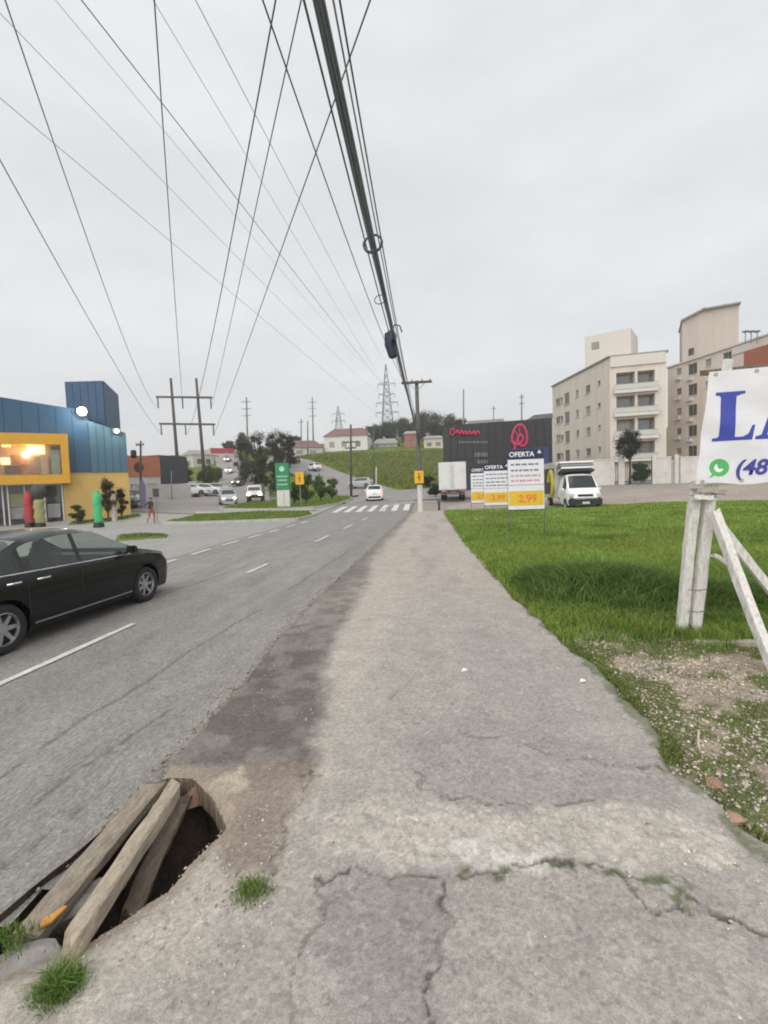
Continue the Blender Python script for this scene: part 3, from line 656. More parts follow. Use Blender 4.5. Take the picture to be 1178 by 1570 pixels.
# ================================================================== FOREGROUND THINGS
def rough_bar(p0, p1, wd, th, seed=0, nseg=14, jit=.006, upv=(0, 0, 1), taper=(1, 1)):
    """weathered timber: chamfered section, slightly bent, splintered ends"""
    p0, p1 = Vector(p0), Vector(p1); t = (p1-p0).normalized(); u = t.cross(Vector(upv)).normalized(); v = u.cross(t).normalized()
    rr = random.Random(seed); sec = [(-.5,-.38),(-.38,-.5),(.38,-.5),(.5,-.38),(.5,.38),(.38,.5),(-.38,.5),(-.5,.38)]
    m = MB(); ph = rr.random()*6; V = []; F = []; n = len(sec)
    cj = [(1+rr.uniform(-.06, .06)) for _ in sec]
    for k in range(nseg+1):
        s = k/nseg; c = p0.lerp(p1, s)+v*math.sin(s*5+ph)*jit*1.2+u*math.sin(s*4+ph*2)*jit*1.5; sc_ = taper[0]*(1-s)+taper[1]*s
        for q, (a, b) in enumerate(sec):
            e = t*rr.uniform(-.05, .05) if k in (0, nseg) else Vector((0, 0, 0))
            V.append(c+u*a*wd*sc_*cj[q]+v*b*th*sc_*cj[q]+e+Vector((rr.uniform(-1, 1), rr.uniform(-1, 1), rr.uniform(-1, 1)))*jit*.5)
    for k in range(nseg):
        for q in range(n): F.append((k*n+q, k*n+(q+1) % n, (k+1)*n+(q+1) % n, (k+1)*n+q))
    F.append(tuple(range(n))); F.append(tuple(nseg*n+q for q in range(n))[::-1])
    return m.add(V, F)
WOODG = mat('weathered_timber', (.30, .255, .20), .9, .30, 9, .5, 70, stretch=(5, 1.2, 5), dirt=((.10, .08, .06), .55, 14))
WOODL = mat('pale_timber', (.40, .335, .255), .9, .28, 9, .5, 70, stretch=(5, 1.2, 5), dirt=((.16, .125, .09), .45, 12))
WOODD = mat('damp_timber', (.17, .135, .10), .9, .35, 9, .5, 70, stretch=(5, 1.2, 5))
STONE = mat('broken_concrete', (.27, .255, .235), .95, .3, 10, .7, 50, dirt=((.14, .115, .09), .5, 9))
def bar_thing(name, label, cat, p0, p1, wd, th, m, seed, **k):
    o = rough_bar(p0, p1, wd, th, seed, **k).build(name, m, None, smooth='auto'); return tag(o, label, cat)
bar_thing('plank', 'broad grey plank along the road edge of the broken drain', 'plank', gp(38,1442,.045), gp(243,1200,.07), .135, .06, WOODG, 1)
bar_thing('plank', 'pale timber beam lying across the middle of the open drain', 'plank', gp(112,1450,.135), gp(268,1207,.12), .085, .085, WOODL, 2)
bar_thing('plank', 'narrow dark batten between the two larger timbers in the drain', 'plank', gp(150,1392,.02), gp(262,1212,.05), .05, .06, WOODD, 3)
bar_thing('plank', 'damp brown board tilted down into the dark drain opening', 'plank', gp(200,1410,-.16), gp(278,1228,.02), .10, .04, WOODD, 4)
def rock(name, c, d, m, seed, rz=0.0):
    bm = bmesh.new(); bmesh.ops.create_icosphere(bm, subdivisions=3, radius=.5); rr = random.Random(seed); dirs = [Vector((rr.gauss(0, 1), rr.gauss(0, 1), rr.gauss(0, 1))).normalized() for _ in range(11)]
    lim = [rr.uniform(.26, .42) for _ in dirs]
    for v in bm.verts:
        for dd, l in zip(dirs, lim):
            s = v.co.dot(dd)
            if s > l: v.co -= dd*(s-l)
        v.co += Vector((rr.uniform(-1, 1), rr.uniform(-1, 1), rr.uniform(-1, 1)))*.008
        v.co = Matrix.Rotation(rz, 3, 'Z')@Vector((v.co.x*d[0]*1.35, v.co.y*d[1]*1.35, v.co.z*d[2]*1.35))+Vector(c)
    me = bpy.data.meshes.new(name); bm.to_mesh(me); bm.free(); me.materials.append(m); me.polygons.foreach_set('use_smooth', np.ones(len(me.polygons), bool)); me.set_sharp_from_angle(angle=R(30))
    return link(bpy.data.objects.new(name, me))
tag(rock('concrete_chunk', gp(118,1392,-.02), (.13, .36, .10), STONE, 5, rz=R(-33)), 'long grey concrete chunk wedged under the timbers in the drain', 'concrete')
tag(rock('concrete_chunk', gp(45,1478,.03), (.26, .14, .11), STONE, 6, rz=R(10)), 'rounded concrete lump at the near end of the drain timbers', 'concrete')
tag(rock('concrete_chunk', gp(295,1225,-.02), (.12, .15, .10), mat('reddish_rubble', (.24, .14, .10), .95, .3, 12, .6, 50), 16, rz=R(10)), 'reddish rubble piece at the far end of the drain opening', 'rubble')
tag(rock('concrete_chunk', gp(262,1196,.05), (.12, .08, .06), STONE, 17, rz=R(60)), 'pale kerb fragment where the drain timbers meet the road', 'rubble')
m = MB(); a = gp(72,1410,.085)
m.prism([a+Vector(v) for v in ((0,-.05,.0),(.045,-.02,.008),(.06,.05,.012),(.03,.06,.0),(.015,.015,.006),(-.012,.0,0))], (0, 0, .01))
tag(m.build('wrapper', mat('orange_scrap', (.55, .27, .05), .5, .2, 20)), 'small orange scrap lying on the broad grey plank', 'litter')
for (q, lab, sd) in [((108,1098), 0, 0)][:0]: pass
BR = mat('brick_red', (.38, .235, .16), .95, .25, 14, .6, 60)
tag(rock('brick_fragment', gp(1098,1200,SW-.02), (.10, .13, .035), BR, 8), 'reddish brick fragment in the verge, farther of the two', 'brick')
tag(rock('brick_fragment', gp(1120,1255,SW-.02), (.11, .09, .035), BR, 9, rz=.4), 'reddish brick fragment in the verge, nearer of the two', 'brick')
m = MB(); a = gp(712,1028,SW+.006); m.prism([a+Vector(v) for v in ((-.03,-.02,0),(.02,-.025,.006),(.035,.02,0),(-.005,.03,.012))], (0, 0, .004))
tag(m.build('paper_scrap', mat('white_scrap', (.8, .8, .8), .6, .05)), 'small white paper scrap lying on the footway', 'litter')
for (q, lb) in (((731,797), 'white scrap in the lawn nearest the path end'), ((803,806), 'white scrap in the lawn below the nearest poster'), ((806,827), 'white scrap in the lawn left of the poster leg'), ((893,1045), 'small white scrap near the right edge of the footway')):
    d = ray(*q); t = (SW+(.06 if q[1] < 900 else .01)-CAM_Z)/d.z; a = Vector((d.x*t, d.y*t, CAM_Z+d.z*t)); k_ = a.y*.0045+.008; m = MB(); m.prism([a+Vector(v)*k_ for v in ((-1,-.7,0),(.8,-.8,.4),(1.2,.7,.1),(-.2,1,.5))], (0, 0, .006)); tag(m.build('paper_scrap', mat('white_scrap', (.8, .8, .8), .6, .05)), lb, 'litter')
o = rough_bar(gp(597,1072,SW+.008), gp(632,1040,SW+.012), .006, .006, 4, jit=.004).build('twig', mat('dry_twig', (.42, .36, .26), .9)); tag(o, 'thin dry twig lying on the footway', 'twig')
o = rough_bar(gp(1073,1150,SW+.02), gp(1071,1122,SW+.03), .012, .012, 4, jit=.003).build('stick', mat('bleached_stick', (.55, .46, .33), .9)); tag(o, 'short bleached stick on the gravel verge', 'stick')
def tuft(q, n, r_, hh, label, col=(.13, .22, .045)):
    p = gp(*q, SW); x = p.x+rng.normal(0, r_, n); y = p.y+rng.normal(0, r_*.8, n); d = np.hypot(x-p.x, y-p.y)/r_
    o = blades('grass_tuft', x, y, np.full(n, SW-.012), hh*np.exp(-d*d*.25)*(.5+.7*rng.random(n)), np.full(n, .0045), gcol(n, col, .10), .9); return tag(o, label, 'grass tuft')
tuft((386,1368), 420, .055, .075, 'small green grass tuft growing beside the drain opening')
tuft((90,1520), 700, .05, .12, 'taller green grass tuft at the bottom left corner')
tuft((10,1440), 200, .05, .07, 'sparse grass sprigs at the road end of the drain timbers')
tuft((760,1346), 70, .03, .03, 'tiny sprig of green in the cracked footway joint')
tuft((745,1346), 60, .03, .025, 'tiny weed beside the white lime patch on the footway')

# ------------------------------------------------------------------ the white timber frame and its banner
WHITEW = mat('flaking_white_paint', (.70, .685, .65), .8, .12, 8, .45, 60, stretch=(4, 4, 1), dirt=((.30, .26, .215), .75, 11))
GREYW = mat('bare_grey_wood', (.38, .34, .28), .9, .25, 9, .4, 60, stretch=(4, 4, 1))
fr = thing('sign_stand', 'white painted timber frame of leaning posts holding up the banner', 'sign frame', (2.85, 5.38, SW))
def fbar(name, a, b, w_, t_, m, seed, **k):
    o = rough_bar(a, b, w_, t_, seed, **k).build(name, m, None, smooth='auto'); o.parent = fr; o.matrix_parent_inverse = Matrix.Translation((-2.85, -5.38, -SW)); return o
YB = 5.38
p1a, p1b = gp(1043,979,SW-.03), at(1067,757,YB+.04); p2a, p2b = gp(1063,980,SW-.03), at(1090,752,YB+.02)
fbar('post', p1a, p1b, .095, .10, WHITEW, 11, upv=(0, 1, 0)); fbar('post', p2a, p2b+(p2b-p2a)*.80, 105e-3, .10, WHITEW, 12, upv=(0, 1, 0))
fbar('tie_block', at(1062,764,YB-.07), at(1095,762,YB-.07), .10, .05, WHITEW, 14)
fbar('tie_block', at(1066,752,YB-.06), at(1108,754,YB-.06), .035, .05, GREYW, 15)
fbar('brace', at(1094,788,5.26), gp(1192,1035,SW-.04), .085, .10, WHITEW, 16); fbar('brace', at(1088,785,5.5), gp(1245,985,SW), .09, .09, WHITEW, 17)
fbar('strut', at(1094,852,YB), at(1132,872,5.42), .045, .05, WHITEW, 18)
fbar('ground_beam', gp(1064,984,SW+.03), gp(1240,990,SW+.04), .09, .07, GREYW, 19)
WIRE = mat('rusty_wire', (.16, .11, .08), .8)
for y_ in (905, 760, 938): 
    m = MB(); c = at(1069+(978-y_)*.02, y_, YB-.075); m.tube([c+Vector((-.10, 0, .006)), c+Vector((0, -.012, 0)), c+Vector((.09, 0, .01))], .005, 6); o = m.build('tie_wire', WIRE); o.parent = fr; o.matrix_parent_inverse = Matrix.Translation((-2.85, -5.38, -SW))
B0, T0 = at(1066,743,5.30), at(1087,571,5.30)
bu = Vector((.985, -.17, 0)).normalized(); bh_ = T0.z-B0.z; blean = (T0-B0).dot(bu)/bh_
BM = frame_mat(B0, bu)
ban = thing('banner', 'white vinyl banner with blue capital letters on the timber frame', 'banner', (0, 0, 0)); ban.matrix_world = BM
fbar('top_rail', BM@Vector((blean*bh_-.03, bh_+.012, -.05)), BM@Vector((3.1, bh_+.012, -.05)), .05, .05, WOODD, 20); fbar('post', BM@Vector((2.3, -1.75, -.09)), BM@Vector((2.45, bh_, -.09)), .11, .11, WHITEW, 21, upv=(0, 1, 0)); fbar('bottom_rail', BM@Vector((-.02, .02, -.05)), BM@Vector((3.0, .02, -.05)), .05, .05, WHITEW, 22)
def wrk(s, t):
    d = (s*.75+t*.9)
    return .011*np.sin(d*9+2*fbm(s*2, t*2, 120))*np.exp(-((s*.8-t*.9+.25)/.5)**2)+.008*(fbm(s*3.5, t*3.5, 121)-.5)+.004*np.sin(s*3+t*21)*np.exp(-s*3)
s_, t_ = np.meshgrid(np.linspace(0, 1, 100), np.linspace(0, 1, 60), indexing='ij'); sx = s_*3.0+blean*t_*bh_*(1-s_); ty = t_*bh_*(1+.01*s_)+.012*np.sin(s_*30)*(1-t_)
sx -= .004*np.sin(t_*15)*(1-s_)**6
VIN = mat('white_vinyl', (.70, .71, .73), .45, .05, 3, dirt=((.5, .49, .47), .3, 4))
o = fast_mesh('vinyl_sheet', np.stack([sx, ty, wrk(sx, ty)], -1).reshape(-1, 3), grid_faces(100, 60), VIN, ban, smooth=True)
INK = mat('royal_blue_ink', (.035, .055, .34), .5, .12, 5)
def banner_poly(name, P, m, lift=.0025, holes=()):
    bm = bmesh.new(); vs = [bm.verts.new((a, b, 0)) for a, b in P]; eds = [bm.edges.new((vs[i], vs[(i+1) % len(vs)])) for i in range(len(vs))]
    for h_ in holes:
        hv = [bm.verts.new((a, b, 0)) for a, b in h_]; eds += [bm.edges.new((hv[i], hv[(i+1) % len(hv)])) for i in range(len(hv))]
    bmesh.ops.triangle_fill(bm, edges=eds, use_beauty=True)
    for _ in range(5):
        lg = [e for e in bm.edges if e.calc_length() > .035]
        if not lg: break
        bmesh.ops.subdivide_edges(bm, edges=lg, cuts=1); bmesh.ops.triangulate(bm, faces=[f for f in bm.faces if len(f.verts) > 3])
    c = np.array([v.co[:2] for v in bm.verts]); z = wrk(c[:, 0], c[:, 1])+lift
    for v, q in zip(bm.verts, z): v.co.z = q
    bmesh.ops.recalc_face_normals(bm, faces=bm.faces)
    me = bpy.data.meshes.new(name); bm.to_mesh(me); bm.free(); me.materials.append(m); return link(bpy.data.objects.new(name, me), ban)
Mi = BM.inverted()
def bl(px, py):
    d = ray(px, py); o_ = Mi@Vector((0, 0, CAM_Z)); dd = Mi.to_3x3()@d; t = -o_.z/dd.z; q = o_+dd*t; return (q.x, q.y)
l0, l1 = bl(1092, 677), bl(1099, 602); Lh = l1[1]-l0[1]; lx, ly = l0
it = (l1[0]-l0[0])/Lh
def G(pts, ox, oy, sc): return [(ox+(a*.82+it*b*.6)*sc, oy+b*sc) for a, b in pts]
banner_poly('letter', G([(0,0),(.86,0),(.92,.30),(.86,.30),(.78,.13),(.66,.07),(.48,.07),(.48,.90),(.60,.94),(.66,.94),(.66,1),(.02,1),(.02,.94),(.10,.93),(.14,.90),(.14,.10),(.10,.07),(0,.06)], lx, ly, Lh), INK)
ax = lx+.76*Lh
banner_poly('letter', G([(0,0),(.36,0),(.36,.06),(.25,.09),(.31,.26),(.63,.26),(.69,.09),(.60,.06),(.60,0),(1.12,0),(1.12,.06),(1.03,.09),(.70,1),(.46,1),(.13,.09),(0,.06)], ax, ly, Lh), INK, holes=[G([(.35,.36),(.59,.36),(.47,.74)], ax, ly, Lh)])
INK2 = mat('violet_blue_ink', (.05, .05, .30), .5, .12, 5)
q0, q1 = bl(1126, 728), bl(1126, 697)
def banner_text(txt, x, y, size):
    o = text_mesh('phone_digits', txt, size, INK2, ban, Matrix.Identity(4), shear=.22, bold=.006, extrude=0)
    c = np.zeros(len(o.data.vertices)*3); o.data.vertices.foreach_get('co', c); c = c.reshape(-1, 3)
    c[:, 0] += x; c[:, 1] += y; c[:, 2] = wrk(c[:, 0], c[:, 1])+.006; o.data.vertices.foreach_set('co', c.ravel()); o.data.update(); return o
banner_text('(48', q0[0], q0[1]-.0, (q1[1]-q0[1])*1.02)
gc = bl(1103, 717); gr0 = .092
banner_poly('green_bubble', [(gc[0]+gr0*math.cos(a)*(1.0), gc[1]+gr0*math.sin(a)) for a in np.linspace(-2.05, 3.93, 40)]+[(gc[0]-gr0*1.12, gc[1]-gr0*1.15)], mat('bubble_green', (.07, .42, .10), .45, .08))
WHT = mat('white_print', (.78, .78, .78), .5, .04)
ar = [(gc[0]+.048*math.cos(a), gc[1]+.048*math.sin(a)) for a in np.linspace(R(165), R(285), 12)]; ai = [(gc[0]+.026*math.cos(a)+.012, gc[1]+.026*math.sin(a)+.012) for a in np.linspace(R(285), R(165), 12)]
banner_poly('handset_mark', ar+[(gc[0]+.040, gc[1]-.022), (gc[0]+.022, gc[1]-.008)]+ai+[(gc[0]-.012, gc[1]+.022), (gc[0]-.026, gc[1]+.042)], WHT, .005)
for k in range(8):
    for yy in (.03, bh_-.03):
        m = MB(); q = (.06+k*.36+blean*yy, yy); m.lathe([(.010, 0), (.014, .003), (.018, 0)], (q[0], q[1], float(wrk(q[0], q[1]))+.004), 'Z', 10); m.build('eyelet', mat('dull_brass', (.35, .30, .2), .4, metal=.8), ban)

# ------------------------------------------------------------------ poster stands on the lawn
NAVY = mat('navy_print', (.012, .018, .055), .5, .1); YEL = mat('yellow_print', (.72, .47, .03), .5, .06); WPR = mat('white_panel', (.74, .74, .77), .5, .05)
BLK = mat('black_metal', (.03, .03, .032), .6, .2); LILAC = mat('grey_print', (.20, .20, .26), .5, .1); PINKP = mat('pink_print', (.62, .30, .34), .5, .1); ORP = mat('orange_print', (.70, .20, .03), .5, .08)
def poster(px0, px1, pyt, pyb, Y, label, digits):
    a = at(px0, pyb, Y); b = at(px1, pyb, Y); t = at(px0, pyt, Y); W = (b-a).length; Hh = t.z-a.z; u = Vector((b.x-a.x, b.y-a.y, 0)).normalized()
    gz = float(lawn_z(np.array([a.x]), np.array([a.y]))[0][0]); base = Vector((a.x, a.y, gz)); M = frame_mat(base, u)
    r = thing('poster_stand', label, 'poster', (0, 0, 0), 0, 'poster stands on the lawn'); r.matrix_world = M; z0 = a.z-gz
    for x in (.0, W):
        m = MB(); m.box((x, (z0+Hh)/2, -.02), (.016, z0+Hh, .016)); m.build('leg', mat('thin_iron', (.10, .10, .09), .7), r)
    for zc_ in (z0+.012, z0+Hh*.42): m = MB(); m.box((W/2, zc_, -.018), (W-.02, .025, .02)); m.build('crossbar', BLK, r)
    m = MB(); m.box((W/2, z0+Hh*.92, 0), (W, Hh*.16, .012)); hd_ = m.build('header_panel', NAVY, r)
    m = MB(); m.box((W/2, z0+Hh*.63, 0), (W, Hh*.415, .012)); wp = m.build('text_panel', WPR, r)
    m = MB(); m.box((W/2, z0+Hh*.215, 0), (W, Hh*.40, .012)); bp = m.build('price_panel', WPR, r)
    m = MB(); m.box((W/2, z0+Hh*.20, .008), (W*.96, Hh*.24, .004)); m.build('yellow_band', YEL, bp)
    text_mesh('header_word', 'OFERTA', W*.19, WHT, hd_, Matrix.Translation((W*.04, z0+Hh*.885, .008)), bold=.004)
    m = MB(); m.box((W*.88, z0+Hh*.94, .008), (W*.10, Hh*.02, .004)); m.prism([(W*.84, z0+Hh*.955, .008), (W*.92, z0+Hh*.955, .008), (W*.88, z0+Hh*.985, .008)], (0, 0, .003)); m.build('header_mark', WHT, hd_)
    rr = random.Random(int(Y)); rows = [(.755, LILAC), (.66, LILAC), (.57, LILAC if Y > 15 else PINKP), (.49, LILAC if Y > 15 else PINKP)]
    for ry_, mm in rows:
        m = MB(); x = W*.08
        while x < W*.86:
            w_ = W*rr.uniform(.06, .19); m.box((x+w_/2, z0+Hh*ry_, .0075), (w_, Hh*.030, .003)); x += w_+W*.03
        m.build('text_line', mm, wp)
    text_mesh('price', digits, W*.30, ORP, bp, Matrix.Translation((W*.28, z0+Hh*.135, .011)), bold=.005)
    return r
poster(780, 835, 690, 783, 13.0, 'nearest and largest poster stand with yellow price band on the lawn', '2,99')
poster(743, 783, 712, 776, 18.0, 'middle poster stand partly behind the nearest one on the lawn', '2,99')
poster(723, 756, 717, 772, 22.0, 'farthest poster stand, leftmost of the three on the lawn', '2,99')

# ------------------------------------------------------------------ vehicles
GLS = glass_mat('car_glass', (.018, .024, .024), .05); RUB = mat('tyre_rubber', (.02, .02, .021), .85, .2, 20); ALLOY = mat('alloy', (.42, .42, .43), .35, .1, metal=.8)
PLAST = mat('black_plastic', (.022, .022, .024), .6, .15); CHR = mat('chrome', (.75, .75, .76), .15, .03, metal=1.0); RED = mat('tail_red', (.35, .02, .015), .25, .1); LAMPG = mat('lamp_glass', (.6, .62, .64), .15, .05)
PLATE = mat('number_plate', (.55, .56, .57), .5, .05)
LIT = mat('lit_headlamp', (1, .95, .85), .3, 0, emit=(1.0, .86, .62), estr=9.0); LITR = mat('lit_tail', (.5, .05, .02), .3, 0, emit=(1.0, .22, .04), estr=2.2)
def paint(name, col, rough=.32, dirt=None, coat=.6): return mat('paint_'+name, col, rough, .05, 3, coat=coat, dirt=dirt, spec=.5 if coat else .38)
def wheel(parent, x, y, r_, side, wd=.2, spokes=5, detail=True):
    w_ = thing('wheel', None, None, (x, y, r_)); w_.parent = parent
    m = MB(); h = wd/2; m.lathe([(r_*.66, -h*.9), (r_*.80, -h), (r_*.95, -h*.92), (r_, -h*.6), (r_, h*.6), (r_*.95, h*.92), (r_*.80, h), (r_*.66, h*.9)], n=32 if detail else 16); m.build('tyre', RUB, w_, True)
    m = MB(); f = side*h
    m.lathe([(r_*.68, -f*.8), (r_*.68, f*.86), (r_*.63, f*.92), (r_*.60, f*.55)], n=32 if detail else 16)
    m.lathe([(0, f*.62), (r_*.16, f*.62), (r_*.18, f*.3)], n=12)
    for k in range(spokes):
        a = 2*math.pi*k/spokes; d = Vector((math.cos(a), 0, math.sin(a))); t = Vector((-math.sin(a), 0, math.cos(a)))
        m.prism([d*r_*.10+t*r_*.10, d*r_*.62+t*r_*.07, d*r_*.62-t*r_*.07, d*r_*.10-t*r_*.10], (0, f*.55, 0))
    rim_ = m.build('rim', ALLOY, w_, 'auto')
    m = MB(); m.lathe([(0, f*.1), (r_*.66, f*.1)], n=20); m.build('brake_disc', PLAST, w_)
    return w_
def smooth_prof(P, xs, sg=.07):
    P = np.array(P, float); k = np.linspace(-2, 2, 17); g_ = np.exp(-k*k/2); g_ /= g_.sum()
    return sum(gk*np.interp(xs+kk*sg, P[:, 0], P[:, 1]) for gk, kk in zip(g_, k))
def car(name, label, top, belt, wid, L_, wf, wr, rw, col, shield, rear, sides, loc, rz, group=None, zu=.17, ns=84, detail=True, tail='off', head='off', spokes=5, chrome=True, tumble=.36, glass=None):
    """loft the shell, cut the wheel arches, split the glazing off; x forward"""
    xs = np.unique(np.r_[np.linspace(-L_/2, L_/2, ns), [a for s in sides for a in s], shield, rear, -L_/2+.02, L_/2-.02, -L_/2+.06, L_/2-.06]); n = len(xs)
    zt = smooth_prof(top, xs, .045); zb = np.minimum(smooth_prof(belt, xs, .06), zt-.012); hw = smooth_prof(wid, xs, .04)
    ring = []
    for i in range(n):
        w_, t_, b_ = hw[i], zt[i], zb[i]; g_ = t_-b_
        zz = lambda v: min(v, b_-.02-(1-v)*.05)
        y8 = .935*w_; z8 = b_+min(.025, .2*g_); z9 = b_+.84*g_; y9 = max(.3, y8-tumble*(z9-b_)); z10 = b_+.955*g_; y10 = max(.26, y9-.055-.05*min(1, g_/.3))
        half = [(0, zu), (.78*w_, zu), (.93*w_, zu+.02), (.975*w_, zz(.32)), (1.0*w_, zz(.50)), (.998*w_, zz(.64)), (.985*w_, b_-.07 if b_-.07 > zz(.64) else (b_+zz(.64))/2), (.962*w_, b_), (y8, z8), (y9, z9), (y10, z10), (y10*.55, b_+.993*g_), (0, t_)]
        ring.append(half+[(-y, z) for y, z in half[-2:0:-1]])
    nr = len(ring[0]); V = [(xs[i], y, z) for i in range(n) for y, z in ring[i]]; F = []; MI = []
    def side_ok(x0, x1):
        for k, (a, b) in enumerate(sides):
            if x0 >= a-1e-6 and x1 <= b+1e-6: return 4+k
        if sides[0][0] < x0 and x1 < sides[-1][1]: return 3
        return 0
    for i in range(n-1):
        for q in range(nr):
            F.append((i*nr+q, (i+1)*nr+q, (i+1)*nr+(q+1) % nr, i*nr+(q+1) % nr)); j = q if q < 12 else nr-1-q
            k = 0
            if j in (10, 11):
                if xs[i] >= shield[0]-1e-6 and xs[i+1] <= shield[1]+1e-6: k = 1
                elif xs[i] >= rear[0]-1e-6 and xs[i+1] <= rear[1]+1e-6: k = 2
            elif j == 8:
                k = side_ok(xs[i], xs[i+1])
                if k > 3 and q > 12: k += len(sides)
            MI.append(k)
    F.append(tuple(range(nr))); F.append(tuple((n-1)*nr+q for q in range(nr))[::-1]); MI += [0, 0]
    me = bpy.data.meshes.new('shell'); me.from_pydata(V, [], F); me.update()
    npan = 4+2*len(sides)
    for _ in range(npan): me.materials.append(col)
    me.polygons.foreach_set('material_index', MI); bm = bmesh.new(); bm.from_mesh(me); bmesh.ops.recalc_face_normals(bm, faces=bm.faces); bm.to_mesh(me); bm.free()
    tmp = bpy.data.objects.new('shell', me); COL.objects.link(tmp); cut = []
    for xw in (wf, wr):
        for sd in (-1, 1):
            mb = MB(); yc = sd*float(np.interp(xw, xs, hw)); pr = rw*1.16
            mb.lathe([(0.001, yc-.24), (pr, yc-.24), (pr, yc+.24), (.001, yc+.24)], (xw, 0, rw*1.02), n=36); co = mb.build('cutter', None); bm = bmesh.new(); bm.from_mesh(co.data); bmesh.ops.remove_doubles(bm, verts=bm.verts, dist=.003); bmesh.ops.recalc_face_normals(bm, faces=bm.faces); bm.to_mesh(co.data); bm.free()
            md = tmp.modifiers.new('b', 'BOOLEAN'); md.operation = 'DIFFERENCE'; md.object = co; md.solver = 'EXACT'; cut.append(co)
    bm2 = bpy.data.meshes.new_from_object(tmp.evaluated_get(bpy.context.evaluated_depsgraph_get()))
    for c_ in cut+[tmp]: bpy.data.objects.remove(c_)
    root = thing(name, label, 'car', loc, rz, group)
    nv = len(bm2.vertices); co = np.zeros(nv*3); bm2.vertices.foreach_get('co', co); co = co.reshape(-1, 3)
    grp = {}
    for p in bm2.polygons: grp.setdefault(min(p.material_index, npan-1), []).append(tuple(p.vertices))
    for k, fs in grp.items():
        us = sorted({v for f in fs for v in f}); ix = {v: a for a, v in enumerate(us)}
        nm = {0: 'body', 1: 'windscreen', 2: 'rear_window', 3: 'pillar_trim'}.get(k, 'side_window')
        ob = mesh_obj(nm, co[us], [[ix[v] for v in f] for f in fs], col if k == 0 else PLAST if k == 3 else (glass or GLS), root, True); ob.data.set_sharp_from_angle(angle=R(42))
    for xw in (wf, wr):
        for sd in (-1, 1): wheel(root, xw, sd*(float(np.interp(xw, xs, hw))-.115), rw, sd, spokes=spokes, detail=detail)
    hwf = lambda x: float(np.interp(x, xs, hw)); zbf = lambda x: float(np.interp(x, xs, zb)); ztf = lambda x: float(np.interp(x, xs, zt))
    s0, s1 = sides[0][0], sides[-1][1]
    for sd in (-1, 1):
        if chrome:
            m = MB(); m.tube([(x, sd*(.958*hwf(x)+.004), zbf(x)+.004) for x in np.linspace(s0-.05, s1, 16)], .011, 6); m.build('window_trim', CHR, root)
            m = MB(); m.tube([(x, sd*(.985*hwf(x)), .285) for x in np.linspace(wr+rw*1.3, wf-rw*1.3, 8)], .012, 6); m.build('sill_trim', mat('grey_trim', (.16, .16, .165), .4), root)
        if detail:
            for k, (a, b) in enumerate(sides[:2]):
                x_ = b+.04 if k == 0 else b+.0
                m = MB(); m.tube([(x_, sd*(f_*hwf(x_)+.001), z_) for f_, z_ in ((.972, .30), (1.0, .46), (1.0, .60), (.99, zbf(x_)-.08), (.962, zbf(x_)))], .004, 4); m.build('door_seam', PLAST, root)
                xh = a+.12; m = MB(); m.tube([(xh, sd*(hwf(xh)*.99), zbf(xh)-.11), (xh+.04, sd*(hwf(xh)+.025), zbf(xh)-.105), (xh+.16, sd*(hwf(xh)+.025), zbf(xh)-.105), (xh+.2, sd*(hwf(xh)*.99), zbf(xh)-.11)], .013, 6); m.build('door_handle', CHR if chrome else col, root)
        m = MB(); xm = s1-.10; m.box((xm, sd*(hwf(xm)+.075), zbf(xm)+.085), (.11, .18, .12), taper=.8); m.box((xm+.02, sd*(hwf(xm)-.01), zbf(xm)+.03), (.05, .12, .03)); m.build('mirror', col, root, True, .02)
        xe = L_/2-.10; m = MB(); m.box((xe-.02, sd*(hwf(xe)*.80), .62), (.24, .26, .13), rz=-sd*.35); m.build('headlamp', LIT if head == 'on' else LAMPG, root, True, .03)
        xe = -L_/2+.05; m = MB(); m.box((xe+.02, sd*(hwf(xe)*.84), min(.86, zbf(xe))-.03), (.16, .24, .16), rz=sd*.2); m.build('tail_lamp', LITR if tail == 'on' else RED, root, True, .03)
    m = MB(); m.box((L_/2-.02, 0, .45), (.10, hwf(L_/2)*1.25, .14)); m.build('grille', PLAST, root, True, .02)
    m = MB(); m.box((-L_/2+.0, 0, .34), (.10, hwf(-L_/2)*1.7, .16)); m.build('rear_bumper', PLAST if not detail else col, root, True, .03)
    m = MB(); m.box((-L_/2-.012, 0, .66), (.02, .40, .13)); m.build('number_plate', PLATE, root)
    return root
SEDAN = dict(top=[(-2.3,.72),(-2.26,.98),(-1.8,1.06),(-1.55,1.08),(-.80,1.41),(-.25,1.47),(.15,1.46),(.45,1.40),(1.22,1.0),(1.38,.965),(2.02,.83),(2.22,.71),(2.3,.58)], belt=[(-2.3,.70),(-1.75,.985),(-.8,.965),(.4,.94),(1.2,.925),(1.9,.80),(2.3,.50)],
             wid=[(-2.3,.62),(-2.22,.76),(-1.9,.86),(-.5,.885),(.6,.885),(1.6,.86),(2.05,.79),(2.2,.68),(2.3,.50)], L_=4.6, wf=1.36, wr=-1.30, rw=.315, shield=(.46,1.24), rear=(-1.54,-.84), sides=[(-1.36,-1.0),(-.94,-.10),(-.02,1.0)])
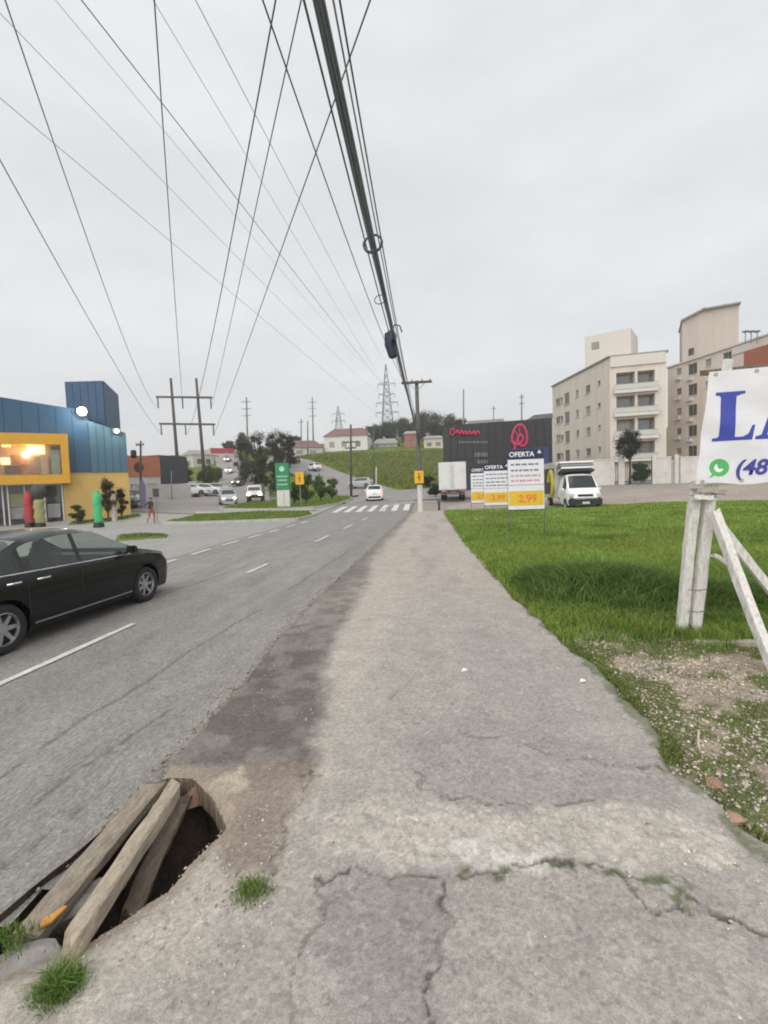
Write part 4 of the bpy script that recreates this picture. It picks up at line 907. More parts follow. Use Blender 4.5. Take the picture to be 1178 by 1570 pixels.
HATCH = dict(top=[(-1.95,.60),(-1.93,.98),(-1.80,1.12),(-1.50,1.45),(-1.3,1.49),(-.3,1.52),(.2,1.47),(1.0,1.0),(1.15,.96),(1.75,.82),(1.9,.68),(1.95,.55)], belt=[(-1.95,.58),(-1.75,1.0),(0,.95),(1.0,.92),(1.6,.80),(1.95,.50)],
             wid=[(-1.95,.70),(-1.86,.80),(-1.5,.84),(.6,.85),(1.3,.82),(1.7,.75),(1.95,.52)], L_=3.9, wf=1.2, wr=-1.25, rw=.29, shield=(.24,.98), rear=(-1.84,-1.52), sides=[(-1.45,-.60),(-.52,.72)])
black = car('black_sedan', 'black sedan in the far lane with pale alloy wheels and bright window trim', col=paint('black', (.006, .0065, .0075), .16, coat=0), loc=(-6.05, 6.62, 0.0), rz=R(90-4.2), spokes=7, ns=120, glass=clear_glass('tinted_car_glass', (.74, .82, .78)), **SEDAN)
SEATM = mat('seat_cloth', (.045, .045, .048), .9, .2, 12)
for sx_, hh_ in ((-.15, .0), (-1.02, .0)):
    for sy_ in (-.36, .36):
        m = MB(); m.box((sx_, sy_, .88), (.13, .46, .56), ry=R(-14)); m.box((sx_-.10, sy_, 1.22), (.09, .26, .17), ry=R(-10)); m.box((sx_+.25, sy_, .58), (.5, .48, .16)); m.build('seat', SEATM, black, True, .03)
m = MB(); m.box((.92, 0, .86), (.42, 1.4, .18)); m.build('dashboard', PLAST, black, True, .05)
m = MB(); m.tube([(.66+.06*math.cos(a)*.5, .36+.17*math.sin(a), .92+.17*math.cos(a)) for a in np.linspace(0, 6.28, 24)], .014, 6); m.build('steering_wheel', PLAST, black)
m = MB(); m.box((0, 0, .36), (3.4, 1.5, .06)); m.build('floor_pan', PLAST, black)
WP = paint('white', (.74, .74, .74), .35); SV = paint('silver', (.42, .43, .44), .35); DK = paint('graphite', (.06, .065, .075), .35)
def gnd(p, dz=.05): return (p.x, p.y, H(p.x, p.y)+dz)
def small(label, px, py, Y, heading, col, **k):
    p = at(px, py, Y); q = dict(HATCH); q.update(k.pop('shape', {})); gz = k.pop('dz', .04)
    return car('car', label, col=col, loc=gnd(p, gz), rz=heading, detail=False, ns=34, chrome=False, **{**q, **k})
small('small white hatchback seen from behind beyond the crossing', 575, 767, 46.7, R(96), WP, tail='on', dz=.03)
small('silver car turning onto the hill road beside the timber pole', 553, 746, 70, R(165), SV, dz=.12)
small('oncoming pale car with lit headlamps nearest on the descending road', 350, 775, 46, R(-62), SV, head='on', dz=.09)
small('oncoming car with lit headlamps halfway up the descending road', 353, 727, 108, R(-80), WP, head='on', dz=.09)
small('oncoming car with lit headlamps just above the nearest pale one', 366, 743, 84, R(-85), DK, head='on', dz=.05)
small('tiny oncoming car with lit headlamps at the crest of the road', 347, 704, 155, R(-80), SV, head='on', dz=.05)
small('oncoming car with lit headlamps highest on the descending road', 350, 715, 135, R(-80), SV, head='on', dz=.09)
for px, py, Y, lab, cl in [(452,710,108,'lowest of the cars with lit tail lamps queuing up the hill road', DK), (446,704,116,'middle car with lit tail lamps queuing up the hill road', SV), (439,700,124,'highest car with lit tail lamps queuing up the hill road', DK), (482,722,97,'white car below the queue on the hill road', WP)]:
    small(lab, px, py, Y, R(128), cl, tail='on', dz=.12, group='cars climbing the hill road')
for px, py, Y, hd, lab, cl in [(297,757,58,R(10),'leftmost white car parked near the twin poles', WP),(318,757,60,R(14),'middle white car parked near the twin poles', WP),(336,755,64,R(18),'rightmost white car parked near the twin poles', SV),(300,750,76,R(8),'white car parked farther back behind the twin poles', WP)]:
    small(lab, px, py, Y, hd, cl, group='cars parked near the twin poles')
for px, py, Y, hd, lab, cl in [(203,771,40,R(-40),'silver car parked at the end of the yellow wall', SV),(186,772,38.5,R(-35),'dark car parked against the yellow wall', DK)]:
    small(lab, px, py, Y, hd, cl, group='cars parked by the yellow wall')

def truck_common(r, wheels, rw=.36):
    for x, y, sd in wheels: wheel(r, x, y, rw, sd, .24, 6, False)
# white box truck seen from behind
p = at(695, 768, 40); r = thing('box_truck', 'white box truck seen from behind on the sandy lot', 'truck', gnd(p, .03), R(86))
m = MB(); m.box((1.4, 0, 2.05), (4.6, 2.25, 2.3)); cb = m.build('cargo_box', mat('grey_white_panel', (.60, .60, .585), .5, .06, 2, dirt=((.38, .36, .33), .35, 3)), r, True, .03)
for sd in (-1, 1):
    m = MB(); m.box((-.915, sd*.555, 2.06), (.03, 1.05, 2.14)); dr = m.build('rear_door', mat('door_white', (.64, .64, .625), .45, .05, 2, dirt=((.4, .38, .35), .3, 3)), r, True, .01)
    m = MB(); m.tube([(-.945, sd*.10, 1.1), (-.945, sd*.10, 3.0)], .02, 6); m.build('lock_rod', ALLOY, dr)
m = MB(); m.box((1.6, .38, .78), (4.8, .10, .18)); m.box((1.6, -.38, .78), (4.8, .10, .18)); m.build('chassis', PLAST, r)
m = MB(); m.box((-.85, 0, .58), (.10, 2.0, .14)); m.build('rear_bumper', mat('rusty_steel', (.16, .10, .075), .8, .3), r)
for sd in (-1, 1): m = MB(); m.box((-.92, sd*.85, .72), (.05, .34, .12)); m.build('tail_lamp', RED, r)
m = MB(); m.box((4.5, 0, 1.45), (1.5, 2.0, 1.9), taper=.92); m.build('cab', WP, r, True, .1)
truck_common(r, [(.25, .88, 1), (.25, -.88, -1), (.25, .62, 1), (.25, -.62, -1), (4.3, .9, 1), (4.3, -.9, -1)])

# white truck facing the camera
p = at(889, 783, 29.6); r = thing('delivery_truck', 'white delivery truck with black bumper facing the camera behind the lawn', 'truck', gnd(p, .03), R(-91))
cabp = dict(top=[(-1.2,1.9),(-1.15,2.12),(-.4,2.18),(.05,2.12),(.72,1.30),(.80,1.22),(1.1,1.05),(1.18,.8)], belt=[(-1.2,1.25),(0,1.20),(.7,1.16),(1.1,.98),(1.18,.75)], wid=[(-1.2,.98),(.4,.99),(.9,.95),(1.08,.85),(1.18,.66)])
tmpc = car('cab_temp', 'x', col=WP, L_=2.4, wf=.45, wr=-.9, rw=.34, shield=(.08,.70), rear=(-1.2,-1.19), sides=[(-.35,.42)], loc=(0,0,0), rz=0, zu=.32, detail=False, chrome=False, ns=50, tumble=.16, **cabp)
for ch in list(tmpc.children):
    if ch.name.split('.')[0] in ('rear_bumper', 'number_plate', 'tail_lamp', 'rear_window', 'grille', 'headlamp') or (ch.name.startswith('wheel') and ch.location.x < 0):
        for g_ in list(ch.children): bpy.data.objects.remove(g_)
        bpy.data.objects.remove(ch)
    else: ch.parent = r
bpy.data.objects.remove(tmpc)
m = MB(); m.box((1.13, 0, .52), (.30, 1.88, .46)); m.build('front_bumper', PLAST, r, True, .08)
m = MB(); m.box((1.13, 0, .86), (.14, .95, .20)); m.build('grille', PLAST, r, True, .05)
for sd in (-1, 1): m = MB(); m.box((1.10, sd*.74, .90), (.20, .30, .22), rz=-sd*.3); m.build('headlamp', LAMPG, r, True, .05)
m = MB(); m.box((1.285, .0, .46), (.02, .42, .13)); m.build('number_plate', PLATE, r)
m = MB(); m.box((-3.0, 0, 1.83), (3.3, 2.2, 2.3)); bxm = m.build('cargo_box', mat('box_grey', (.46, .46, .44), .5, .1, 2), r, True, .03)
m = MB(); m.box((-3.0, -1.11, 1.75), (2.9, .02, 1.7)); m.build('side_poster', mat('dark_side_print', (.05, .045, .03), .5, .3, 3), bxm)
m = MB(); m.tube([(-2.0+.9*math.cos(a)*.6-.2, -1.13, 1.6+.8*math.sin(a)) for a in np.linspace(-1.6, 3.0, 16)], .16, 6); m.build('yellow_mark', mat('side_yellow', (.50, .44, .06), .5, .1), bxm)
for z_, w_, mm in ((2.30, 2.0, PLAST), (2.48, 1.9, WP), (2.64, 2.0, mat('grey_slat', (.25, .25, .26), .5)), (2.82, 2.05, WP)):
    m = MB(); m.box((-.75-(z_-2.3)*.5, 0, z_), (.9, w_, .12), ry=R(-12)); m.build('roof_deflector_slat', mm, r, True, .02)
truck_common(r, [(-3.6, .9, 1), (-3.6, -.9, -1)])
# oncoming pickup or small truck
p = at(392, 770, 58); r = thing('small_truck', 'oncoming small truck with lit headlamps beside the grass island', 'truck', gnd(p, .09), R(-75))
m = MB(); m.box((.3, 0, 1.5), (1.5, 1.9, 1.3), taper=.85); m.build('cab', WP, r, True, .08)
m = MB(); m.box((.85, 0, 1.72), (.30, 1.5, .5), ry=R(-14)); m.build('windscreen', GLS, r, True, .04)
m = MB(); m.box((.95, 0, .75), (.3, 1.9, .4)); m.build('front_bumper', PLAST, r, True, .05)
for sd in (-1, 1): m = MB(); m.box((1.10, sd*.72, 1.0), (.10, .36, .22)); m.build('headlamp', LIT, r)
m = MB(); m.box((-1.8, 0, 1.55), (3.0, 1.9, 1.5)); m.build('cargo_box', mat('dull_tarp', (.20, .19, .18), .8, .2), r, True, .03)
truck_common(r, [(.4, .85, 1), (.4, -.85, -1), (-2.2, .85, 1), (-2.2, -.85, -1)])
# ================================================================== POLES AND WIRES
CONC = mat('pole_concrete', (.135, .125, .115), .9, .2, 4, .3, 30); WOODP = mat('pole_timber', (.10, .08, .065), .9, .25, 6, .3, 30, stretch=(3, 3, .6)); STEEL = mat('galvanised', (.22, .225, .23), .6, .15)
INS = mat('porcelain', (.16, .14, .13), .4, .1); WHITEP = mat('white_limewash', (.62, .61, .58), .9, .12, 5, dirt=((.3, .27, .24), .4, 6)); YSIGN = mat('yellow_sign', (.75, .40, .015), .5, .06)
def base_at(px, py, Y): p = at(px, py, Y); return Vector((p.x, p.y, H(p.x, p.y)))
# T pole at the end of the footway
pb = base_at(645, 784, 30.6); pt = at(639, 584, 30.6); hh = pt.z-pb.z
r = thing('utility_pole', 'dark T topped utility pole with white base at the footway end', 'utility pole', pb)
m = MB(); m.tube([(0, 0, 1.85), (0, 0, hh)], [.15, .115], 12); m.build('shaft', CONC, r, 'auto')
m = MB(); m.tube([(0, 0, -.1), (0, 0, 1.85)], [.175, .168], 14); m.build('white_base', WHITEP, r, 'auto')
m = MB(); m.box((0, -.14, hh-.12), (1.95, .12, .14)); ca = m.build('crossarm', WOODP, r)
for x in (-.85, -.3, .35, .85): m = MB(); m.lathe([(.02, 0), (.05, .04), (.03, .08), (.045, .12), (.0, .15)], (x, -.14, hh-.05), 'Z', 10); m.build('insulator', INS, ca)
for sd in (-1, 1): m = MB(); m.tube([(sd*.55, -.1, hh-.16), (0, -.13, hh-.65)], .018, 6); m.build('arm_brace', STEEL, r)
m = MB(); m.box((.05, -.16, 5.0), (.35, .12, .22)); m.tube([(-.05, -.2, 5.4), (.02, -.2, 4.4)], .05, 8); m.build('cable_clamp', BLK, r)
def sign_yellow(loc, w_, h_, post, label):
    r = thing('road_sign', label, 'road sign', loc)
    m = MB(); m.box((0, -.05, post+h_/2), (w_, .02, h_)); pl = m.build('panel', YSIGN, r, True, .006)
    m = MB(); m.tube([(0, -.064, post+h_*.62), (0, -.064, post+h_*.36), (.06, -.064, post+h_*.22)], .035, 6); m.lathe([(0, 0), (.06, .004), (.0, .008)], (0, -.066, post+h_*.76), 'Y', 10); m.tube([(-.12, -.064, post+h_*.48), (.11, -.064, post+h_*.56)], .022, 6); m.build('symbol', mat('sign_black', (.06, .045, .03), .6), pl)
    return r
ys_ = at(643, 741, 30.4); r2 = sign_yellow((ys_.x, ys_.y-.05, pb.z), .58, .80, ys_.z-pb.z, 'yellow warning sign strapped to the T topped pole')
m = MB(); m.tube([(-.2, .03, ys_.z-pb.z+.4), (.2, .03, ys_.z-pb.z+.4)], .02, 6); m.build('strap', STEEL, r2)
p = base_at(462, 783, 39); r2 = sign_yellow((p.x, p.y, p.z+.1), .74, 1.05, 1.9, 'yellow warning sign on a thin post beside the green sign')
m = MB(); m.tube([(0, 0, -.1), (0, 0, 3.0)], .035, 8); m.build('post', STEEL, r2)
# bent pipe guard
g0, g1 = gp(633, 783, .0), gp(643, 786, .05); m = MB(); c = (g0+g1)/2; w2 = (g1-g0).length/2
r2 = thing('pipe_guard', 'bent metal pipe guard at the kerb in front of the pole', 'guard rail', c)
m.tube([(-w2*1.4, .1, -.1), (-w2*1.35, .1, .25), (-w2*.9, .05, .55), (0, 0, .68), (w2*.8, 0, .66), (w2*.9, 0, .5)], .035, 8); m.build('arch', mat('pale_pipe', (.45, .42, .38), .6, .2), r2, True)
m = MB(); m.box((w2*.95, 0, .28), (.16, .14, .85), taper=.85); m.build('post', mat('dark_post', (.05, .045, .045), .8, .2), r2)

# twin pole transmission structure
YH = 74.0
def Pz(px, py, Y, b): return at(px, py, Y)-b
b0 = base_at(290, 757, YH); r = thing('transmission_frame', 'twin timber pole transmission structure with two crossarms at left', 'transmission pole', b0)
for (xa, ya, xb, yb) in ((262, 580, 276, 752), (301, 580, 316, 752)):
    t = Pz(xa, ya, YH, b0); lo = Pz(xb, yb, YH, b0); m = MB(); m.tube([lo+Vector((0, 0, -1)), t], [.30, .19], 12); m.build('pole', WOODP, r, True)
arms = []
for (xa, ya, xb, yb) in ((241, 609, 327, 610), (246, 650, 331, 651)):
    a = Pz(xa, ya, YH, b0); b = Pz(xb, yb, YH, b0); m = MB(); d = b-a; m.box((a+b)/2+Vector((0, -.25, 0)), (d.length, .22, .30), ry=-math.asin(d.z/d.length)); ar_ = m.build('crossarm', WOODP, r); arms.append((a, b))
    for k in (0.03, .47, .97):
        q = a.lerp(b, k); m = MB(); m.lathe([(.03, 0)]+[(rr_, -i*.12-.05) for i in range(12) for rr_ in (.12,)][:0]+[v for i in range(9) for v in ((.06, -.1-i*.17), (.15, -.18-i*.17))]+[(.03, -1.75)], tuple(q+Vector((0, -.3, -.1))), 'Z', 8); m.build('insulator_string', INS, ar_)
def arm_pt(lv, k): a, b = arms[lv]; return b0+a.lerp(b, k)+Vector((0, -.3, -1.8))
CAB = mat('dark_cable', (.095, .105, .12), .6, .1); CABF = mat('bare_conductor', (.22, .225, .23), .5, .1)
def catenary(A, px_mid, px_top, h_top, ext=1.5, n=40):
    """parabola in the vertical plane through the far support A and the sighted near point"""
    A = Vector(A); d = ray(*px_top); t = (h_top-CAM_Z)/d.z; P = Vector((d.x*t, d.y*t, h_top)); D = Vector((P.x-A.x, P.y-A.y)); LL = D.length
    e = D/LL; d2 = ray(*px_mid); nrm = Vector((-e.y, e.x)); k = (A.x*nrm.x+A.y*nrm.y)/(d2.x*nrm.x+d2.y*nrm.y); Q = Vector((d2.x*k, d2.y*k, CAM_Z+d2.z*k)); s1 = ((Q.x-A.x)*e.x+(Q.y-A.y)*e.y)/LL
    s1 = min(max(s1, .05), .95)
    # z = A.z + b s + c s^2 through (s1,Q.z),(1,P.z)
    M_ = np.array([[s1, s1*s1], [1, 1]]); b_, c_ = np.linalg.solve(M_, [Q.z-A.z, P.z-A.z])
    c_ = float(np.clip(c_, .5, .0016*LL*LL+1.0)); b_ = P.z-A.z-c_
    return [Vector((A.x+D.x*s, A.y+D.y*s, A.z+b_*s+c_*s*s)) for s in ext*(1-(1-np.linspace(0, 1, n))**1.5)]
def wire(name, label, cat, A, mid, top, h, rad, m_, ext=1.5, group=None):
    P = catenary(A, mid, top, h, ext); o = MB().tube(P, rad, 5).build(name, m_, None, True); tag(o, label, cat, group); return P
GH = 'conductors of the twin pole line'
for lv, k, mid, top, lab in [(1, .03, (75,380), (0,245), 'lower left conductor rising to the left edge from the twin poles'), (0, .03, (140,400), (8,0), 'upper left conductor rising to the top left corner from the twin poles'), (0, .47, (255,300), (237,0), 'dark near vertical conductor rising from the middle of the twin poles'),
                        (1, .47, (360,340), (423,0), 'left of the two close conductors rising right from the twin poles'), (0, .97, (365,390), (462,0), 'right of the two close conductors rising right from the twin poles'), (1, .97, (440,330), (568,0), 'rightmost conductor crossing behind the thick cables from the twin poles')]:
    wire('conductor', lab, 'wire', arm_pt(lv, k), mid, top, 13.0 if lv else 15.0, .021, CAB if k != .03 else CABF, 1.6, GH)
# lattice pylon on the skyline
YP = 175.0
bp_ = base_at(596, 690, YP); topz = at(596, 558, YP).z-bp_.z
PYL = mat('pylon_steel', (.30, .31, .32), .7, .1)
def lattice(base, hgt, w0, w1, arms_, rad, label, name='lattice_pylon'):
    r = thing(name, label, 'pylon', base); cs = [(-1, -1), (1, -1), (1, 1), (-1, 1)]; wz = lambda z: w0+(w1-w0)*min(1, z/(hgt*.75)) if z < hgt*.75 else w1*(1-(z-hgt*.75)/(hgt*.25)*.85)
    m = MB()
    for a, b in cs: m.tube([(a*wz(z)/2, b*wz(z)/2, z) for z in (0, hgt*.4, hgt*.75, hgt)], rad, 4)
    m.build('leg_angles', PYL, r); m = MB(); zs = np.linspace(0, hgt*.97, 12)
    for i in range(len(zs)-1):
        for k in range(4):
            a, b = cs[k], cs[(k+1) % 4]; q = lambda c_, z: Vector((c_[0]*wz(z)/2, c_[1]*wz(z)/2, z)); m.tube([q(a, zs[i]), q(b, zs[i+1])], rad*.6, 4); m.tube([q(b, zs[i]), q(a, zs[i+1])], rad*.6, 4)
    m.build('bracing', PYL, r)
    for z, hw_ in arms_:
        m = MB()
        for sd in (-1, 1):
            m.tube([(0, 0, z+.5), (sd*hw_, 0, z)], rad*.8, 4); m.tube([(0, 0, z-.6), (sd*hw_, 0, z)], rad*.8, 4); m.tube([(sd*hw_, 0, z), (sd*hw_, 0, z-1.6)], rad*.8, 4)
        m.build('crossarm', PYL, r)
    return r
zz_ = lambda py: at(596, py, YP).z-bp_.z
lattice(bp_, topz, 5.0, 1.6, [(zz_(588), 3.2), (zz_(604), 3.0), (zz_(617), 4.0), (zz_(632), 4.2)], .13, 'grey lattice pylon rising behind the hill trees at centre')
bq = base_at(521, 690, 240); lattice(bq, at(521, 622, 240).z-bq.z, 5, 1.5, [(at(521,634,240).z-bq.z, 3), (at(521,645,240).z-bq.z, 3.4)], .12, 'small faint lattice pylon above the red roofed houses')
GP = 'thin conductors running to the skyline pylon'
for pxe, mid, top, h, lab, rd in [((580,636), (260,365), (0,150), 24, 'thin wire entering lowest on the left edge towards the far pylon', .020), ((584,605), (350,380), (0,20), 26, 'thin wire entering at the top of the left edge towards the far pylon', .017), ((588,590), (360,330), (85,0), 27, 'faintest thin wire leaving the top edge leftmost towards the far pylon', .014),
                        ((600,606), (420,360), (125,0), 24, 'dark wire leaving the top edge second from left towards the far pylon', .028), ((606,618), (420,290), (235,0), 26, 'thin wire leaving the top edge beside the near vertical conductor', .016), ((608,590), (500,370), (300,0), 24, 'thin wire leaving the top edge fourth from left towards the far pylon', .02)]:
    wire('conductor', lab, 'wire', at(*pxe, YP), mid, top, h, rd, CABF if rd < .025 else CAB, 1.3, GP)
# distribution wire and the thick bundle along the footway
wire('service_wire', 'dark single wire left of the thick cable bundle ending at the T pole', 'wire', at(618, 583, 30.4), (540,390), (403,0), 8.5, .013, CAB, 1.5)
PB = catenary(at(637, 650, 30.45), (590,455), (489,0), 6.0, 1.5, 60)
BUN = mat('bundle_cable', (.17, .19, .22), .35, .12); r = thing('cable_bundle', 'thick bundle of dark telecom cables overhead along the footway', 'cables', (0, 0, 0))
rr = random.Random(5)
for k in range(11):
    a0 = rr.random()*6.28; rad = rr.uniform(.009, .020); off = rr.uniform(.015, .056) if k else 0; tw = rr.uniform(.25, .7)*rr.choice((-1, 1)); sag = rr.uniform(-.02, .05); m = MB(); n = len(PB)
    m.tube([q+Vector((off*math.cos(a0+tw*i*.35), 0, off*math.sin(a0+tw*i*.35)-sag*math.sin(3.14*i/n)*(1 if k > 7 else .2))) for i, q in enumerate(PB)], rad, 7); m.build('cable', BUN if k % 4 else mat('grey_cable', (.20, .215, .24), .6), r, True)
PB2 = catenary(at(638, 640, 30.45), (560,395), (466,0), 6.35, 1.5, 50); o = MB().tube(PB2, .012, 6).build('telecom_wire', CAB, None, True); tag(o, 'thin black wire hugging the left side of the thick cable bundle', 'wire')
PB3 = catenary(at(640, 645, 30.45), (575,345), (511,0), 6.3, 1.5, 50); o = MB().tube(PB3, .010, 6).build('telecom_wire', CABF, None, True); tag(o, 'thin grey wire just right of the thick cable bundle', 'wire')
PB4 = catenary(at(640, 648, 30.45), (583,400), (521,0), 6.2, 1.5, 50); o = MB().tube(PB4, .010, 6).build('telecom_wire', CAB, None, True); tag(o, 'thin wire farthest right of the thick cable bundle', 'wire')
def on_bundle(py):
    best = None
    for i in range(len(PB)-1):
        for s in (0, .25, .5, .75):
            q = PB[i].lerp(PB[i+1], s); v = q-Vector((0, 0, CAM_Z)); kz = v.dot(FW)
            if kz > .1:
                y_ = 785-FPX*v.dot(UP)/kz
                if best is None or abs(y_-py) < best[0]: best = (abs(y_-py), q, kz)
    return best[1], best[2]
def coil(py, rpx, turns, rad, label, dx=0):
    c, kz = on_bundle(py); r_ = rpx*kz/FPX; m = MB(); c = c+Vector((dx*kz/FPX, -.05, 0)); rr = random.Random(py)
    n = 28*turns; m.tube([c+Vector((math.cos(a)*r_*(1+.09*math.sin(a*.37+1)), .05*math.sin(a*.9), math.sin(a)*r_*(1+.06*math.cos(a*.61)))) for a in np.linspace(0, 6.283*turns, n)], rad, 6)
    tag(m.build('cable_coil', CAB, None, True), label, 'cable coil')
coil(378, 14, 3, .012, 'round coil of slack cable hanging on the thick bundle'); coil(461, 8, 1, .010, 'small loop of slack cable lower on the thick bundle', -8)
c, kz = on_bundle(524); d = (PB[3]-PB[10]).normalized(); s = kz/FPX
r = thing('splice_closure', 'dark blue cable splice box hanging on the thick bundle near the pole', 'splice box', c+Vector((-6*s, -.05, -.04)))
dirp = (on_bundle(540)[0]-on_bundle(508)[0]).normalized(); Lc = 34*s
upc = Vector((0, 0, 1))
m = MB(); a = -dirp*Lc*.5; b = dirp*Lc*.5; hgt_ = Vector((.02, 0, .0)); m.tube([Vector((.05, 0, .32)), Vector((.045, 0, .27)), Vector((0, 0, .20)), Vector((-.01, 0, -.05)), Vector((.05, 0, -.36)), Vector((.06, 0, -.40))], [.05, .10, .165, .16, .12, .06], 14); m.build('housing', mat('closure_plastic', (.012, .022, .05), .45, .15), r, 'auto')
m = MB(); m.tube([(.05, 0, .34), (.12, 0, .46), (.25, .0, .42), (.30, 0, .25)], .02, 6); m.build('cable_tail', CAB, r, True)
# other poles
def pole(name, px, pyb, pyt, Y, rad, label, arms_=(), m_=None, lean=0, dx=0):
    b = base_at(px, pyb, Y); t = at(px+dx, pyt, Y)-b; r = thing(name, label, 'pole', b); m = MB(); m.tube([(0, 0, -.5), (t.x*.5, 0, t.z*.5), (t.x, 0, t.z)], [rad, rad*.85, rad*.7], 10); m.build('shaft', m_ or WOODP, r, True)
    for fz, hw_ in arms_:
        m = MB(); m.box((t.x*fz, -rad-.02, t.z*fz), (hw_*2, .12, .14)); a_ = m.build('crossarm', m_ or WOODP, r)
        for sd in (-1, -.4, .4, 1): m = MB(); m.lathe([(.03, 0), (.07, .06), (.04, .14), (.0, .2)], (t.x*fz+sd*hw_*.92, -rad-.02, t.z*fz+.06), 'Z', 6); m.build('insulator', INS, a_)
    return r
GRYP = mat('far_pole', (.20, .20, .20), .8, .1)
pole('timber_pole', 538, 748, 651, 58, .17, 'dark brown pole with low crossarms in front of the grass hill', [(.76, .9), (.68, .7)])
pole('street_pole', 573, 752, 655, 62, .09, 'thin greenish post rising right of the brown pole', [], mat('greenish_post', (.10, .13, .09), .8))
pole('street_pole', 577, 748, 716, 58, .10, 'short pale post with a round head behind the white hatchback', [], mat('pale_post', (.5, .5, .42), .8))
pole('far_pole', 381, 720, 609, 120, .26, 'tall pole with three short crossarms behind the left trees', [(.93, 1.3), (.83, 1.2), (.73, 1.1)], GRYP, dx=-3)
pole('far_pole', 481, 690, 609, 150, .26, 'tall pole with three crossarms above the queuing cars', [(.90, 1.4), (.78, 1.3), (.64, 1.2)], GRYP, dx=-2)
pole('far_pole', 472, 695, 645, 130, .24, 'plain pole left of the three armed pole above the queue', [], GRYP); pole('far_pole', 462, 695, 642, 140, .22, 'plain pole farthest left above the queuing cars', [(.9, .8)], GRYP)
pole('far_pole', 711, 700, 597, 130, .26, 'tall bare pole rising behind the black facade at left', [], GRYP); pole('far_pole', 800, 700, 604, 120, .22, 'tall pole with short arms behind the black facade at right', [(.95, .6), (.86, .6)], GRYP); pole('far_pole', 757, 700, 622, 140, .2, 'short pole peeping over the middle of the black facade', [(.93, .6)], GRYP)
r_ = pole('street_pole', 216, 770, 676, 50, .14, 'dark pole with a transformer in front of the orange building', [(.93, .45)]); m = MB(); m.lathe([(0, 0), (.28, .02), (.3, .1), (.3, .8), (.2, .9), (0, .92)], (-.35, -.2, 4.6), 'Z', 12); m.build('transformer', BLK, r_, True)
pole('street_pole', 263, 760, 722, 52, .06, 'thin short pole with a white lamp head by the dark building', [], STEEL)

# ================================================================== LARGE BUILDINGS
def wall_open(name, O, u, W, Hh, ops, m_, parent, depth=.22, t0=0.0):
    """flat wall with real rectangular openings and reveals; O lower left, u to the right, looking side = u x z"""
    u = Vector(u).normalized(); z = Vector((0, 0, 1)); nn = u.cross(z)
    ss = sorted({0, W, *[a for o in ops for a in o[:2]]}); ts = sorted({t0, Hh, *[a for o in ops for a in o[2:4]]}); m = MB()
    P = lambda s, t, d=0: O+u*s+z*t-nn*d
    for i in range(len(ss)-1):
        for j in range(len(ts)-1):
            sc_, tc_ = (ss[i]+ss[i+1])/2, (ts[j]+ts[j+1])/2
            if any(a < sc_ < b and c < tc_ < d_ for a, b, c, d_ in ops): continue
            m.quad(P(ss[i], ts[j]), P(ss[i+1], ts[j]), P(ss[i+1], ts[j+1]), P(ss[i], ts[j+1]))
    for a, b, c, d_ in ops:
        for p_, q_ in (((a, c), (b, c)), ((b, c), (b, d_)), ((b, d_), (a, d_)), ((a, d_), (a, c))): m.quad(P(*p_), P(*q_), P(*q_, depth), P(*p_, depth))
    me = bpy.data.meshes.new(name); me.from_pydata([tuple(v) for v in m.V], [], m.F); me.update(); me.materials.append(m_)
    return link(bpy.data.objects.new(name, me), parent)
def window(O, u, op, parent, fm, gm, depth=.14, mull=1, fw_=.07, name='window', sill=None):
    u = Vector(u).normalized(); z = Vector((0, 0, 1)); nn = u.cross(z); a, b, c, d_ = op; rzz = math.atan2(u.y, u.x); m = MB()
    C_ = lambda s, t: O+u*s+z*t-nn*depth
    m.box(C_((a+b)/2, c+fw_/2), (b-a, .06, fw_), rzz); m.box(C_((a+b)/2, d_-fw_/2), (b-a, .06, fw_), rzz); m.box(C_(a+fw_/2, (c+d_)/2), (fw_, .06, d_-c-2*fw_), rzz); m.box(C_(b-fw_/2, (c+d_)/2), (fw_, .06, d_-c-2*fw_), rzz)
    for k in range(mull): m.box(C_(a+(b-a)*(k+1)/(mull+1), (c+d_)/2), (fw_*.8, .05, d_-c-2*fw_), rzz)
    f = m.build(name, fm, parent); m = MB(); m.box(C_((a+b)/2, (c+d_)/2)-nn*.01, (b-a-.02, .012, d_-c-.02), rzz); m.build('pane', random.choice((gm, gm, CURT1, CURT2)) if gm is WGL else gm, f)
    if sill: m = MB(); m.box(C_((a+b)/2, c-.04)+nn*(depth+.04), (b-a+.12, .14, .07), rzz); m.build('sill', sill, f)
    return f
WGL = glass_mat('window_glass', (.085, .09, .09), .08); CURT1 = mat('curtained_pane', (.16, .155, .145), .2, .25, 2, spec=.6); CURT2 = mat('blind_pane', (.30, .285, .26), .25, .2, 2, spec=.5); WFR = mat('window_frame_grey', (.30, .29, .27), .6); WFW = mat('window_frame_white', (.6, .59, .57), .6)
BEI = mat('beige_render', (.66, .59, .525), .9, .07, .4, .2, 20, stretch=(2, 2, .16), dirt=((.47, .41, .36), .5, .5)); BEI2 = mat('cream_band', (.64, .60, .55), .9, .06, .6, stretch=(2, 2, .2), dirt=((.48, .44, .39), .4, .6)); BEI3 = mat('tan_render', (.49, .43, .385), .9, .07, .4, stretch=(2, 2, .2), dirt=((.38, .33, .29), .4, .5))
SLATE = mat('roof_edge', (.30, .28, .26), .8)
